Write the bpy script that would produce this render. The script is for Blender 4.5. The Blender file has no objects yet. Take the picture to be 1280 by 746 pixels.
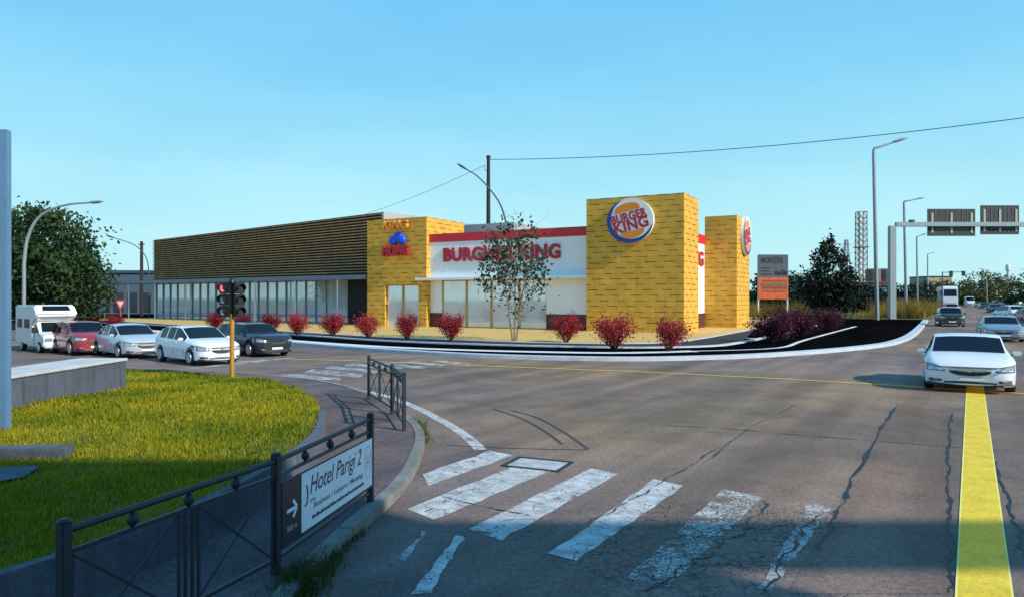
import bpy, bmesh, math, random
import numpy as np
from mathutils import Vector, Matrix
R = math.radians
random.seed(7); rng = np.random.default_rng(11)
SC = bpy.context.scene
COL = SC.collection
CAMH = 2.6; F = 900.0; CX, CY = 640.0, 373.0

# ------------------------------------------------------------------ placing helpers
def g(px, py, z=0.0):
    """ground point (at height z) seen at a pixel of the photograph"""
    D = (CAMH - z) * F / (py - CY)
    return Vector(((px - CX) * D / F, D, z))
def at(px, D, z=0.0): return Vector(((px - CX) * D / F, D, z))
def zpx(py, D): return CAMH - (py - CY) * D / F
def along(P, d, px):
    """distance s such that P + s*d is seen in image column px"""
    k = (px - CX) / F
    return (k * P[1] - P[0]) / (d[0] - k * d[1])

# ------------------------------------------------------------------ materials
def nt(name):
    m = bpy.data.materials.new(name); m.use_nodes = True
    t = m.node_tree; b = t.nodes['Principled BSDF']
    return m, t, b
def N(t, typ, **kw):
    n = t.nodes.new(typ)
    for k, v in kw.items():
        if k.startswith('i_'): n.inputs[int(k[2:])].default_value = v
        else: setattr(n, k, v)
    return n
def ramp(t, fac, stops):
    r = t.nodes.new('ShaderNodeValToRGB')
    e = r.color_ramp.elements
    while len(e) < len(stops): e.new(0.5)
    for el, (p, c) in zip(e, stops):
        el.position = p; el.color = (c, c, c, 1) if not isinstance(c, tuple) else (*c[:3], 1)
    t.links.new(fac, r.inputs[0]); return r.outputs[0]
def noise(t, vec, scale, detail=4, rough=.55):
    n = t.nodes.new('ShaderNodeTexNoise')
    n.inputs['Scale'].default_value = scale; n.inputs['Detail'].default_value = detail
    n.inputs['Roughness'].default_value = rough
    if vec is not None: t.links.new(vec, n.inputs['Vector'])
    return n.outputs[0]
def mixc(t, fac, a, b, mode='MIX'):
    m = t.nodes.new('ShaderNodeMix'); m.data_type = 'RGBA'; m.blend_type = mode
    for s, v in ((0, fac), (6, a), (7, b)):
        if isinstance(v, (int, float)): m.inputs[s].default_value = v
        elif isinstance(v, tuple): m.inputs[s].default_value = (*v[:3], 1)
        else: t.links.new(v, m.inputs[s])
    return m.outputs[2]
def math_(t, op, a, b=None, c=None):
    m = t.nodes.new('ShaderNodeMath'); m.operation = op
    for i, v in enumerate((a, b, c)):
        if v is None: continue
        if isinstance(v, (int, float)): m.inputs[i].default_value = v
        else: t.links.new(v, m.inputs[i])
    return m.outputs[0]
def sc(c, k): return tuple(min(1, x * k) for x in c)
_mats = {}
def mat(name, c, rough=.6, var=.18, scale=3.0, bump=0.0, metal=0.0, coat=0.0, spec=.5, streak=0.0):
    if name in _mats: return _mats[name]
    m, t, b = nt(name)
    ge = t.nodes.new('ShaderNodeNewGeometry'); tc = t.nodes.new('ShaderNodeTexCoord')
    n1 = noise(t, tc.outputs['Object'], scale, 5)
    n2 = noise(t, tc.outputs['Object'], scale * 9, 4)
    f = math_(t, 'ADD', math_(t, 'MULTIPLY', n1, .65), math_(t, 'MULTIPLY', n2, .35))
    f = ramp(t, f, [(.3, 0.0), (.7, 1.0)])
    col = mixc(t, f, sc(c, 1 - var), sc(c, 1 + var))
    if streak:
        mp = N(t, 'ShaderNodeMapping'); mp.inputs['Scale'].default_value = (3, 3, .25)
        t.links.new(tc.outputs['Object'], mp.inputs[0])
        s = ramp(t, noise(t, mp.outputs[0], 2.0, 5), [(.5, 0.0), (.75, 1.0)])
        col = mixc(t, math_(t, 'MULTIPLY', s, streak), col, sc(c, .3))
    t.links.new(col, b.inputs['Base Color'])
    b.inputs['Roughness'].default_value = rough; b.inputs['Metallic'].default_value = metal
    b.inputs['Coat Weight'].default_value = coat; b.inputs['Coat Roughness'].default_value = .04
    b.inputs['Specular IOR Level'].default_value = spec
    if bump:
        bp = N(t, 'ShaderNodeBump'); bp.inputs['Strength'].default_value = bump; bp.inputs['Distance'].default_value = .02
        t.links.new(n2, bp.inputs['Height']); t.links.new(bp.outputs[0], b.inputs['Normal'])
    _mats[name] = m; return m

def emis(name, c, e):
    m = mat(name, c, .4, .05)
    b = m.node_tree.nodes['Principled BSDF']
    b.inputs['Emission Color'].default_value = (*c, 1); b.inputs['Emission Strength'].default_value = e
    return m

def leafmat(name, c1, c2, c3=None, trans=.25, patch=.6, rough=.55, objvar=.0):
    m, t, b = nt(name)
    ge = t.nodes.new('ShaderNodeNewGeometry')
    n = noise(t, ge.outputs['Position'], patch, 4)
    oi = t.nodes.new('ShaderNodeObjectInfo')
    f = math_(t, 'ADD', math_(t, 'MULTIPLY', ge.outputs['Random Per Island'], .45), math_(t, 'MULTIPLY', ramp(t, n, [(.32, 0.), (.68, 1.)]), .55))
    f = math_(t, 'ADD', f, math_(t, 'MULTIPLY', math_(t, 'SUBTRACT', oi.outputs['Random'], .5), objvar))
    stops = [(.1, c1), (.9, c2)] if c3 is None else [(.08, c1), (.5, c2), (.95, c3)]
    col = ramp(t, f, stops)
    t.links.new(col, b.inputs['Base Color']); b.inputs['Roughness'].default_value = rough
    b.inputs['Specular IOR Level'].default_value = .25
    tr = N(t, 'ShaderNodeBsdfTranslucent'); t.links.new(col, tr.inputs[0])
    mx = N(t, 'ShaderNodeMixShader'); mx.inputs[0].default_value = trans
    t.links.new(b.outputs[0], mx.inputs[1]); t.links.new(tr.outputs[0], mx.inputs[2])
    t.links.new(mx.outputs[0], t.nodes['Material Output'].inputs[0])
    return m

def glassmat(name, c, rough=.04, spec=.8, metal=0.0):
    """opaque dark mirror-like glazing"""
    m, t, b = nt(name)
    tc = t.nodes.new('ShaderNodeTexCoord')
    n = noise(t, tc.outputs['Object'], .5, 3)
    t.links.new(mixc(t, n, sc(c, .75), sc(c, 1.25)), b.inputs['Base Color'])
    b.inputs['Roughness'].default_value = rough; b.inputs['Specular IOR Level'].default_value = spec; b.inputs['Metallic'].default_value = metal
    bp = N(t, 'ShaderNodeBump'); bp.inputs['Strength'].default_value = .04; bp.inputs['Distance'].default_value = .05
    t.links.new(noise(t, tc.outputs['Object'], .8, 1), bp.inputs['Height']); t.links.new(bp.outputs[0], b.inputs['Normal'])
    return m

# ------------------------------------------------------------------ mesh builder
class MB:
    def __init__(s): s.v = []; s.f = []
    def add(s, vs, fs):
        o = len(s.v); s.v += [tuple(p) for p in vs]; s.f += [tuple(i + o for i in f) for f in fs]; return s
    def box(s, x0, x1, y0, y1, z0, z1, M=None):
        vs = [(x, y, z) for z in (z0, z1) for y in (y0, y1) for x in (x0, x1)]
        if M is not None: vs = [M @ Vector(p) for p in vs]
        return s.add(vs, [(0, 2, 3, 1), (4, 5, 7, 6), (0, 1, 5, 4), (2, 6, 7, 3), (0, 4, 6, 2), (1, 3, 7, 5)])
    def poly(s, pts, flip=False):
        n = len(pts); return s.add(pts, [tuple(range(n))[::-1] if flip else tuple(range(n))])
    def prism(s, prof, y0, y1):
        """profile in (x,z), extruded along y"""
        n = len(prof)
        vs = [(x, y0, z) for x, z in prof] + [(x, y1, z) for x, z in prof]
        return s.add(vs, [tuple(range(n)), tuple(range(n, 2 * n))[::-1]] + [(i, i + n, (i + 1) % n + n, (i + 1) % n) for i in range(n)])
    def bar(s, p, q, w, h=None, up=(0, 0, 1)):
        h = h or w; p = Vector(p); q = Vector(q); d = (q - p).normalized()
        a = d.cross(Vector(up))
        if a.length < 1e-4: a = d.cross(Vector((1, 0, 0)))
        a.normalize(); b = a.cross(d)
        vs = [e + a * (i * w / 2) + b * (j * h / 2) for e in (p, q) for i, j in ((-1, -1), (1, -1), (1, 1), (-1, 1))]
        return s.add(vs, [(3, 2, 1, 0), (4, 5, 6, 7)] + [(i, (i + 1) % 4, (i + 1) % 4 + 4, i + 4) for i in range(4)])
    def tube(s, pts, rad, n=8, cap=True):
        pts = [Vector(p) for p in pts]
        if not hasattr(rad, '__len__'): rad = [rad] * len(pts)
        vs = []; ref = Vector((.31, .95, .1))
        for i, p in enumerate(pts):
            d = (pts[min(i + 1, len(pts) - 1)] - pts[max(i - 1, 0)]).normalized()
            a = d.cross(ref)
            if a.length < .05: a = d.cross(Vector((1, 0, 0)))
            a.normalize(); b = d.cross(a)
            vs += [p + (a * math.cos(2 * math.pi * k / n) + b * math.sin(2 * math.pi * k / n)) * rad[i] for k in range(n)]
        fs = [(i * n + k, i * n + (k + 1) % n, (i + 1) * n + (k + 1) % n, (i + 1) * n + k) for i in range(len(pts) - 1) for k in range(n)]
        if cap: fs += [tuple(range(n))[::-1], tuple((len(pts) - 1) * n + k for k in range(n))]
        return s.add(vs, fs)
    def lathe(s, prof, n=24, axis='z', c=(0, 0, 0)):
        """profile of (radius, height)"""
        vs = []
        for r, h in prof:
            for k in range(n):
                a = 2 * math.pi * k / n; x, y = r * math.cos(a), r * math.sin(a)
                vs.append(Vector(c) + (Vector((x, y, h)) if axis == 'z' else Vector((x, h, y)) if axis == 'y' else Vector((h, x, y))))
        fs = [(i * n + k, i * n + (k + 1) % n, (i + 1) * n + (k + 1) % n, (i + 1) * n + k) for i in range(len(prof) - 1) for k in range(n)]
        fs += [tuple(range(n))[::-1], tuple((len(prof) - 1) * n + k for k in range(n))]
        return s.add(vs, fs)
    def build(s, name, m, parent=None, smooth=None, bevel=0, kind=None, fixn=True):
        me = bpy.data.meshes.new(name); me.from_pydata(s.v, [], s.f); me.update()
        return link(name, me, m, parent, smooth, bevel, kind, fixn)

def link(name, me, m, parent=None, smooth=None, bevel=0, kind=None, fixn=True):
    if fixn or bevel:
        bm = bmesh.new(); bm.from_mesh(me)
        if bevel:
            bmesh.ops.remove_doubles(bm, verts=bm.verts, dist=1e-5)
            bmesh.ops.recalc_face_normals(bm, faces=bm.faces)
            ed = [e for e in bm.edges if len(e.link_faces) == 2 and e.calc_face_angle(0) > .5]
            bmesh.ops.bevel(bm, geom=ed, offset=bevel, segments=2, affect='EDGES', clamp_overlap=True)
        else: bmesh.ops.recalc_face_normals(bm, faces=bm.faces)
        uv = bm.loops.layers.uv.new('UVMap')
        for f in bm.faces:
            n = f.normal; a = max(range(3), key=lambda i: abs(n[i]))
            for l in f.loops:
                c = l.vert.co
                l[uv].uv = (c.x, c.y) if a == 2 else (c.x, c.z) if a == 1 else (c.y, c.z)
        bm.to_mesh(me); bm.free()
    if smooth:
        me.polygons.foreach_set('use_smooth', [True] * len(me.polygons)); me.set_sharp_from_angle(angle=R(smooth))
    o = bpy.data.objects.new(name, me); COL.objects.link(o)
    me.materials.append(m)
    if parent is not None: o.parent = parent
    if kind: o['kind'] = kind
    return o

def thing(name, label, cat, loc=(0, 0, 0), rz=0, group=None, scale=None):
    o = bpy.data.objects.new(name, None); COL.objects.link(o)
    o.empty_display_size = .2
    o.location = loc; o.rotation_euler = (0, 0, rz)
    if scale: o.scale = scale if hasattr(scale, '__len__') else (scale,) * 3
    return tag(o, label, cat, group)
def tag(o, label, cat, group=None):
    o['label'] = label; o['category'] = cat
    if group: o['group'] = group
    return o
def dup(root, loc, rz, label, scale=None):
    r = root.copy(); COL.objects.link(r); r.location = loc; r.rotation_euler = (0, 0, rz); r['label'] = label
    if scale is not None: r.scale = scale if hasattr(scale, '__len__') else (scale,) * 3
    for ch in list(root.children):
        c = ch.copy(); COL.objects.link(c); c.parent = r
        for gc in list(ch.children):
            d = gc.copy(); COL.objects.link(d); d.parent = c
    return r
def sheet(name, pts, m, z=None, kind='structure'):
    b = MB(); b.poly([(p[0], p[1], p[2] if z is None else z) for p in pts])
    o = b.build(name, m, kind=kind)
    if o.data.polygons[0].normal.z < 0: o.data.flip_normals()
    return o
def smooth_line(pts, n=6):
    """Catmull-Rom through points"""
    P = [Vector(p) for p in pts]; out = []
    for i in range(len(P) - 1):
        a, b, c, d = P[max(i - 1, 0)], P[i], P[i + 1], P[min(i + 2, len(P) - 1)]
        for k in range(n):
            t = k / n
            out.append(.5 * ((2 * b) + (c - a) * t + (2 * a - 5 * b + 4 * c - d) * t * t + (3 * b - a - 3 * c + d) * t ** 3))
    out.append(P[-1]); return out
def offs(line, w):
    """offset a ground polyline to its left by w"""
    out = []
    for i, p in enumerate(line):
        d = line[min(i + 1, len(line) - 1)] - line[max(i - 1, 0)]; d.z = 0; d.normalize()
        out.append(Vector((p.x - d.y * w, p.y + d.x * w, p.z)))
    return out
def ribbon(mb, line, w0, w1, z):
    a, b = offs(line, w0), offs(line, w1); n = len(line)
    mb.add([(p.x, p.y, z) for p in a] + [(p.x, p.y, z) for p in b], [(i, i + 1, i + 1 + n, i + n) for i in range(n - 1)])
    return mb
def curb(mb, line, w0, w1, z0, z1):
    a, b = offs(line, w0), offs(line, w1); n = len(line)
    vs = [(p.x, p.y, z) for q in (a, b) for z in (z0, z1) for p in q]
    fs = []
    for i in range(n - 1):
        fs += [(n + i, n + i + 1, 3 * n + i + 1, 3 * n + i), (i, i + 1, n + i + 1, n + i), (2 * n + i, 3 * n + i, 3 * n + i + 1, 2 * n + i + 1), (i, 2 * n + i, 2 * n + i + 1, i + 1)]
    fs += [(0, n, 3 * n, 2 * n), (n - 1, 3 * n - 1, 4 * n - 1, 2 * n - 1)]
    return mb.add(vs, fs)
_fontcache = {}
def text_mesh(s, extrude=.02, offset=0.0, shear=0.0, spacing=1.0):
    cu = bpy.data.curves.new('t', 'FONT'); cu.body = s; cu.size = 1; cu.extrude = extrude; cu.offset = offset; cu.shear = shear
    cu.space_character = spacing; cu.resolution_u = 4
    o = bpy.data.objects.new('t', cu); COL.objects.link(o)
    dg = bpy.context.evaluated_depsgraph_get(); dg.update()
    me = bpy.data.meshes.new_from_object(o.evaluated_get(dg))
    bpy.data.objects.remove(o); bpy.data.curves.remove(cu)
    return me
def lettering(name, s, m, parent, c, ax, up, nrm, width, height, depth=.04, offset=0.0, shear=0.0, roll=0.0, spacing=1.0):
    """letters fitted in width x height about centre c, in the plane (ax, up)"""
    me = text_mesh(s, .5, offset, shear, spacing); me.name = name
    n = len(me.vertices); co = np.empty(n * 3); me.vertices.foreach_get('co', co); co = co.reshape(-1, 3)
    lo, hi = co.min(0), co.max(0)
    x = (co[:, 0] - (lo[0] + hi[0]) / 2) * width / (hi[0] - lo[0]); y = (co[:, 1] - (lo[1] + hi[1]) / 2) * height / (hi[1] - lo[1])
    z = (co[:, 2] - lo[2]) / (hi[2] - lo[2]) * depth
    cr, sr = math.cos(roll), math.sin(roll); x, y = x * cr - y * sr, x * sr + y * cr
    out = np.array(c)[None] + np.outer(x, ax) + np.outer(y, up) + np.outer(z, nrm)
    me.vertices.foreach_set('co', out.ravel()); me.update()
    me.materials.clear()
    return link(name, me, m, parent)
def flat_shape(mb, pts, c, ax, up, nrm, z0, z1):
    c, ax, up, nrm = map(Vector, (c, ax, up, nrm)); n = len(pts)
    vs = [c + ax * x + up * y + nrm * z for z in (z0, z1) for x, y in pts]
    return mb.add(vs, [tuple(range(n)), tuple(range(n, 2 * n))[::-1]] + [(i, (i + 1) % n, (i + 1) % n + n, i + n) for i in range(n)])

# ------------------------------------------------------------------ leaves
def leaves(centers, size, aspect=.6, tilt=1.0):
    """one rhombic leaf per centre -> (verts, faces)"""
    c = np.asarray(centers, float); n = len(c)
    a = rng.normal(size=(n, 3)); a[:, 2] *= tilt; a /= np.linalg.norm(a, axis=1)[:, None]
    b = rng.normal(size=(n, 3)); b -= (a * b).sum(1)[:, None] * a; b /= np.linalg.norm(b, axis=1)[:, None]
    s = np.asarray(size) * rng.uniform(.6, 1.35, n); s = s[:, None]
    v = np.stack([c - a * s, c - b * s * aspect, c + a * s, c + b * s * aspect], 1).reshape(-1, 3)
    return v, np.arange(4 * n).reshape(-1, 4)
def np_mesh(name, v, f, m, parent=None, kind=None):
    me = bpy.data.meshes.new(name); k = f.shape[1]
    me.vertices.add(len(v)); me.vertices.foreach_set('co', np.ascontiguousarray(v, dtype=np.float32).ravel())
    me.loops.add(f.size); me.loops.foreach_set('vertex_index', np.ascontiguousarray(f, dtype=np.int32).ravel())
    me.polygons.add(len(f)); me.polygons.foreach_set('loop_start', np.arange(0, f.size, k, dtype=np.int32))
    me.polygons.foreach_set('loop_total', np.full(len(f), k, dtype=np.int32))
    me.update(calc_edges=True); me.validate()
    return link(name, me, m, parent, kind=kind, fixn=False)
# ================================================================== world, sun, camera
EL, AZ = R(33), R(125)
S = Vector((math.sin(AZ) * math.cos(EL), math.cos(AZ) * math.cos(EL), math.sin(EL)))
w = bpy.data.worlds.new("World"); SC.world = w; w.use_nodes = True
t = w.node_tree; bg = t.nodes['Background']
sky = t.nodes.new('ShaderNodeTexSky'); sky.sky_type = 'NISHITA'; sky.sun_disc = False
sky.sun_elevation = EL; sky.sun_rotation = AZ; sky.air_density = 1.3; sky.dust_density = .6; sky.ozone_density = 1.5
tc = t.nodes.new('ShaderNodeTexCoord'); sx = t.nodes.new('ShaderNodeSeparateXYZ'); t.links.new(tc.outputs['Generated'], sx.inputs[0])
grad = ramp(t, sx.outputs[2], [(0., (.58, .95, 1.0)), (.07, (.50, .91, 1.0)), (.16, (.39, .83, 1.0)), (.28, (.26, .71, 1.0)), (.42, (.155, .56, .97)), (1., (.05, .29, .70))])
hm = N(t, 'ShaderNodeMapping'); hm.inputs['Scale'].default_value = (1, 1, 4); t.links.new(tc.outputs['Generated'], hm.inputs[0])
haze = ramp(t, noise(t, hm.outputs[0], 1.8, 5, .6), [(.3, (.86, .93, .97)), (.7, (1.12, 1.05, 1.02))])
grad = mixc(t, 1.0, grad, haze, 'MULTIPLY')
up = t.nodes.new('ShaderNodeVectorMath'); up.operation = 'SCALE'; up.inputs['Scale'].default_value = 1 / .12; t.links.new(grad, up.inputs[0])
t.links.new(mixc(t, .92, sky.outputs[0], up.outputs[0]), bg.inputs[0]); bg.inputs[1].default_value = .12
sl = bpy.data.lights.new('sun', 'SUN'); sl.energy = 5.0; sl.angle = R(.5); sl.color = (1, .93, .80)
so = bpy.data.objects.new('sun', sl); COL.objects.link(so); so.rotation_euler = (-S).to_track_quat('-Z', 'Y').to_euler()
so.location = (20, -20, 40)
cam = bpy.data.cameras.new('camera'); co_ = bpy.data.objects.new('camera', cam); COL.objects.link(co_)
cam.sensor_width = 36; cam.lens = 36 * F / 1280; cam.clip_end = 6000; cam.clip_start = .1
co_.location = (0, 0, CAMH); co_.rotation_euler = (R(90), 0, 0); SC.camera = co_
SC.view_settings.view_transform = 'Standard'; SC.view_settings.look = 'None'; SC.view_settings.exposure = 0
SC.cycles.use_denoising = True

# ================================================================== ground materials
def asphalt_mat(name, base, crack_c=None, crackr=2.0, tint=(1.12, .97, .88)):
    m, t, b = nt(name); ge = t.nodes.new('ShaderNodeNewGeometry'); P = ge.outputs['Position']
    n0 = noise(t, P, .12, 4); n1 = noise(t, P, .7, 6, .6); n2 = noise(t, P, 45, 3, .7); n3 = noise(t, P, 160, 2, .8)
    k = math_(t, 'ADD', math_(t, 'MULTIPLY', n0, .8), math_(t, 'MULTIPLY', n1, .6))
    f = ramp(t, k, [(.50, 0.), (.90, 1.)])
    c = mixc(t, f, sc(base, .58), tuple(base[i] * 1.25 * tint[i] for i in range(3)))
    ag = ramp(t, math_(t, 'ADD', math_(t, 'MULTIPLY', n2, .5), math_(t, 'MULTIPLY', noise(t, P, 14, 4, .75), .5)), [(.34, .38), (.66, 1.6)]); c = mixc(t, .85, c, ag, 'MULTIPLY')
    sp = ramp(t, n3, [(.60, 0.), (.72, 1.)]); c = mixc(t, math_(t, 'MULTIPLY', sp, .35), c, sc(base, 2.6))
    wn_ = noise(t, P, .055, 3); c = mixc(t, ramp(t, wn_, [(.40, 0.), (.62, 1.)]), mixc(t, 1.0, c, (.88, .92, 1.08), 'MULTIPLY'), mixc(t, 1.0, c, (1.14, 1.03, .80), 'MULTIPLY'))
    mp = N(t, 'ShaderNodeMapping'); mp.inputs['Rotation'].default_value = (0, 0, R(32.5)); t.links.new(P, mp.inputs[0])
    mp0 = mp; mp = N(t, 'ShaderNodeMapping'); mp.inputs['Scale'].default_value = (.6, .04, 1); t.links.new(mp0.outputs[0], mp.inputs[0])
    trk = ramp(t, noise(t, mp.outputs[0], 1.6, 4, .5), [(.38, .72), (.62, 1.2)]); c = mixc(t, .8, c, trk, 'MULTIPLY')
    # oil stains and patches
    st = ramp(t, noise(t, P, .9, 5, .65), [(.56, 0.), (.72, 1.)]); c = mixc(t, math_(t, 'MULTIPLY', st, .45), c, sc(base, .4))
    # tyre-polished bands run toward the far right
    hb = n2
    if crack_c is not None:
        wn2 = N(t, 'ShaderNodeTexNoise'); wn2.inputs['Scale'].default_value = 3.0; wn2.inputs['Detail'].default_value = 5; t.links.new(P, wn2.inputs['Vector'])
        wv = mixc(t, 1.0, P, mixc(t, 1.0, wn2.outputs[1], (.32, .32, .32), 'MULTIPLY'), 'ADD')
        for scl, th, lim, k in ((1.5, .014, 1, .35), (5.5, .06, 2, .85)):
            vo = t.nodes.new('ShaderNodeTexVoronoi'); vo.feature = 'DISTANCE_TO_EDGE'; vo.inputs['Scale'].default_value = scl
            t.links.new(wv, vo.inputs['Vector'])
            line = ramp(t, vo.outputs[0], [(0.0, 1.), (th, 0.)])
            vm = N(t, 'ShaderNodeVectorMath', operation='DISTANCE'); t.links.new(P, vm.inputs[0]); vm.inputs[1].default_value = crack_c
            dd = math_(t, 'ADD', vm.outputs['Value'], math_(t, 'MULTIPLY', math_(t, 'SUBTRACT', n1, .5), 3.5))
            rr = crackr * (2.2 if lim == 1 else 1.0)
            reg = ramp(t, math_(t, 'DIVIDE', dd, rr * 1.35), [(.55, 1.), (.85, 0.)])
            if lim == 1: reg = math_(t, 'MULTIPLY', reg, ramp(t, n1, [(.42, 0.), (.55, 1.)]))
            ln = math_(t, 'MULTIPLY', math_(t, 'MULTIPLY', line, reg), ramp(t, noise(t, P, 2.6, 3), [(.36, .15), (.6, 1.)]))
            c = mixc(t, math_(t, 'MULTIPLY', ln, k), c, (.008, .008, .01)); hb = math_(t, 'SUBTRACT', hb, math_(t, 'MULTIPLY', ln, 1.5))
    t.links.new(c, b.inputs['Base Color']); b.inputs['Roughness'].default_value = .85; b.inputs['Specular IOR Level'].default_value = .25
    bp = N(t, 'ShaderNodeBump'); bp.inputs['Strength'].default_value = .55; bp.inputs['Distance'].default_value = .012
    t.links.new(hb, bp.inputs['Height']); t.links.new(bp.outputs[0], b.inputs['Normal'])
    return m

def worn_paint(name, c, wear=.5, seed=0.0, crackle=True, dirt=.5, amax=1.0):
    """road paint with worn-through holes"""
    m, t, b = nt(name); ge = t.nodes.new('ShaderNodeNewGeometry'); P = ge.outputs['Position']
    mp = N(t, 'ShaderNodeMapping'); mp.inputs['Location'].default_value = (seed, seed * .7, 0); t.links.new(P, mp.inputs[0]); Q = mp.outputs[0]
    n1 = noise(t, Q, 2.2, 6, .7); n2 = noise(t, Q, 26, 4, .7)
    k = math_(t, 'ADD', math_(t, 'MULTIPLY', n1, .6), math_(t, 'MULTIPLY', n2, .4))
    a = ramp(t, k, [(max(0, wear - .05), 0.), (wear + .03, 1.)])
    if crackle:
        vo = t.nodes.new('ShaderNodeTexVoronoi'); vo.feature = 'DISTANCE_TO_EDGE'; vo.inputs['Scale'].default_value = 4.5
        t.links.new(mixc(t, .05, Q, t.nodes.new('ShaderNodeTexNoise').outputs[1]), vo.inputs['Vector'])
        a = math_(t, 'MULTIPLY', a, math_(t, 'ADD', ramp(t, vo.outputs[0], [(.01, 0.), (.035, 1.)]), ramp(t, n1, [(.46, 1.), (.56, 0.)])))
    col = mixc(t, ramp(t, noise(t, Q, 3.5, 5, .65), [(.3, 1.), (.7, 0.)]), c, sc(c, 1 - dirt)); t.links.new(col, b.inputs['Base Color']); b.inputs['Roughness'].default_value = .8
    if amax < 1: a = math_(t, 'MULTIPLY', a, math_(t, 'ADD', amax - .12, math_(t, 'MULTIPLY', ramp(t, n2, [(.35, 0.), (.6, 1.)]), .24)))
    tr = t.nodes.new('ShaderNodeBsdfTransparent'); mx = t.nodes.new('ShaderNodeMixShader')
    t.links.new(a, mx.inputs[0]); t.links.new(tr.outputs[0], mx.inputs[1]); t.links.new(b.outputs[0], mx.inputs[2])
    t.links.new(mx.outputs[0], t.nodes['Material Output'].inputs[0]); return m

M_road = asphalt_mat('road asphalt', (.198, .162, .138), tuple(g(905, 690)), 1.9)
M_walk = asphalt_mat('footway asphalt', (.145, .118, .112))
M_lot = asphalt_mat('fresh black asphalt', (.0045, .0045, .006), tint=(1, 1, 1))
M_lot.node_tree.nodes['Principled BSDF'].inputs['Specular IOR Level'].default_value = 0.0
M_concrete = mat('weathered concrete', (.24, .26, .29), .9, .3, 1.2, .5, streak=.5)
M_concreted = mat('stained shade-toned concrete', (.085, .10, .13), .9, .35, 1.6, .5, streak=.6)  # stained concrete; its dark blue tone also holds the parapet face's shade
M_kerb = mat('kerb stone', (.19, .19, .175), .85, .35, 2.5, .5)
M_kerbw = mat('pale new kerb', (.46, .51, .57), .8, .2, 1.5, .3)
M_pave = mat('sand coloured paving', (.62, .40, .12), .85, .16, 1.0, .2)
M_white = worn_paint('worn zebra paint', (.64, .65, .65), .445, 0.0, True, .55, .93)
M_white2 = worn_paint('badly broken zebra paint', (.58, .58, .56), .51, 4.0, True, .6, .92)
M_white3 = worn_paint('thin faded paint', (.55, .58, .62), .50, 9.0, False)
M_linew = worn_paint('fresh line paint', (.74, .76, .78), .28, 2.0, False, .2)
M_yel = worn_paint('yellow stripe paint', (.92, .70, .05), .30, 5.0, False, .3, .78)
_b = M_yel.node_tree.nodes['Principled BSDF']; _b.inputs['Emission Color'].default_value = (1, .50, 0, 1); _b.inputs['Emission Strength'].default_value = .10      # faint added glow keeps the yellow paint bright in shade
M_yeledge = mat('pale yellow edge paint', (.82, .74, .22), .8, .1)
M_tar = mat('bitumen seam', (.012, .012, .014), .6, .3)
M_soil = mat('dark planting soil', (.018, .016, .014), .95, .4, 4, .5)

def terrain_mat():
    m, t, b = nt('dry earth and grass'); ge = t.nodes.new('ShaderNodeNewGeometry'); P = ge.outputs['Position']
    f = ramp(t, noise(t, P, .06, 6, .6), [(.35, 0.), (.65, 1.)])
    c = mixc(t, f, (.075, .085, .028), (.16, .125, .05)); c = mixc(t, .6, c, ramp(t, noise(t, P, 3, 5, .7), [(.3, .5), (.7, 1.4)]), 'MULTIPLY')
    t.links.new(c, b.inputs['Base Color']); b.inputs['Roughness'].default_value = .95; return m
M_terr = terrain_mat()

# ================================================================== ground
sheet('terrain', [(-4000, -300, -.03), (4000, -300, -.03), (4000, 4500, -.03), (-4000, 4500, -.03)], M_terr)
vd = Vector(((1214 - CX) / F, 1, 0)).normalized()         # direction of the road that runs away at the right
# --- lot kerb line
lotpx = [(-60, 405), (40, 407.5), (110, 411), (200, 418), (300, 425), (380, 432), (480, 440), (600, 447), (760, 451), (880, 449.5), (980, 445), (1080, 436.5), (1127, 428.5), (1149, 416), (1160.5, 401)]
lot_out = smooth_line([g(*p) for p in lotpx], 5)
E = lot_out[-1]
road_left = E + vd * 900
rd = MB()
sheet('road', [(-160, -40, 0), (160, -40, 0), (160, 40, 0), road_left + Vector((26, -6, 0)), road_left, E + vd * 3, E + Vector((-12, -2, 0)), lot_out[20] + Vector((0, 6, 0)), lot_out[0] + Vector((0, 12, 0)), (-160, 120, 0)], M_road)
# --- car park and building forecourt inside the kerb
back = [at(1010, 92, 0), at(700, 110, 0), at(200, 150, 0), at(-60, 150, 0)]
sheet('parking_lot', [*offs(lot_out, .2), E + vd * 2 + Vector((-1, 0, 0)), *back], M_lot, .125)
b = MB(); curb(b, lot_out, 0, .55, -.02, .16); b.build('kerb', M_kerbw, kind='structure', bevel=.02)
b = MB()
L2 = [g(x, y, .13) for x, y in [(-60, 402), (100, 406.5), (200, 413.5), (300, 420), (380, 426.5), (480, 433), (600, 437.5), (760, 440.5), (868, 438.3), (972, 434.3), (1008, 424), (1070, 407.5)]]
ribbon(b, smooth_line(L2[:9], 5), -.45, .45, .131)
ribbon(b, smooth_line(L2[8:], 5), -.14, .14, .131)
b.build('road_marking', M_linew, kind='structure')
L3 = smooth_line([g(x, y, .13) for x, y in [(-60, 399), (60, 401.5), (150, 405), (250, 410), (330, 416), (400, 421), (480, 426.5), (600, 431), (700, 433.5), (800, 435), (889, 433), (925, 429), (960, 422), (1005, 412)]], 5)
b = MB(); curb(b, L3, 0, .35, .1, .20); b.build('kerb', M_kerbw, kind='structure', bevel=.02)
L4 = smooth_line([g(x, y, .13) for x, y in [(120, 400), (200, 405), (300, 411), (400, 417), (480, 421.5), (560, 424.5), (660, 428), (760, 429.5), (830, 428.5), (870, 424), (905, 418), (945, 410.5)]], 5)
bed = [*L3[10:56], *reversed(L4[3:])]
sheet('planting_bed', bed, M_soil, .15)
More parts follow.
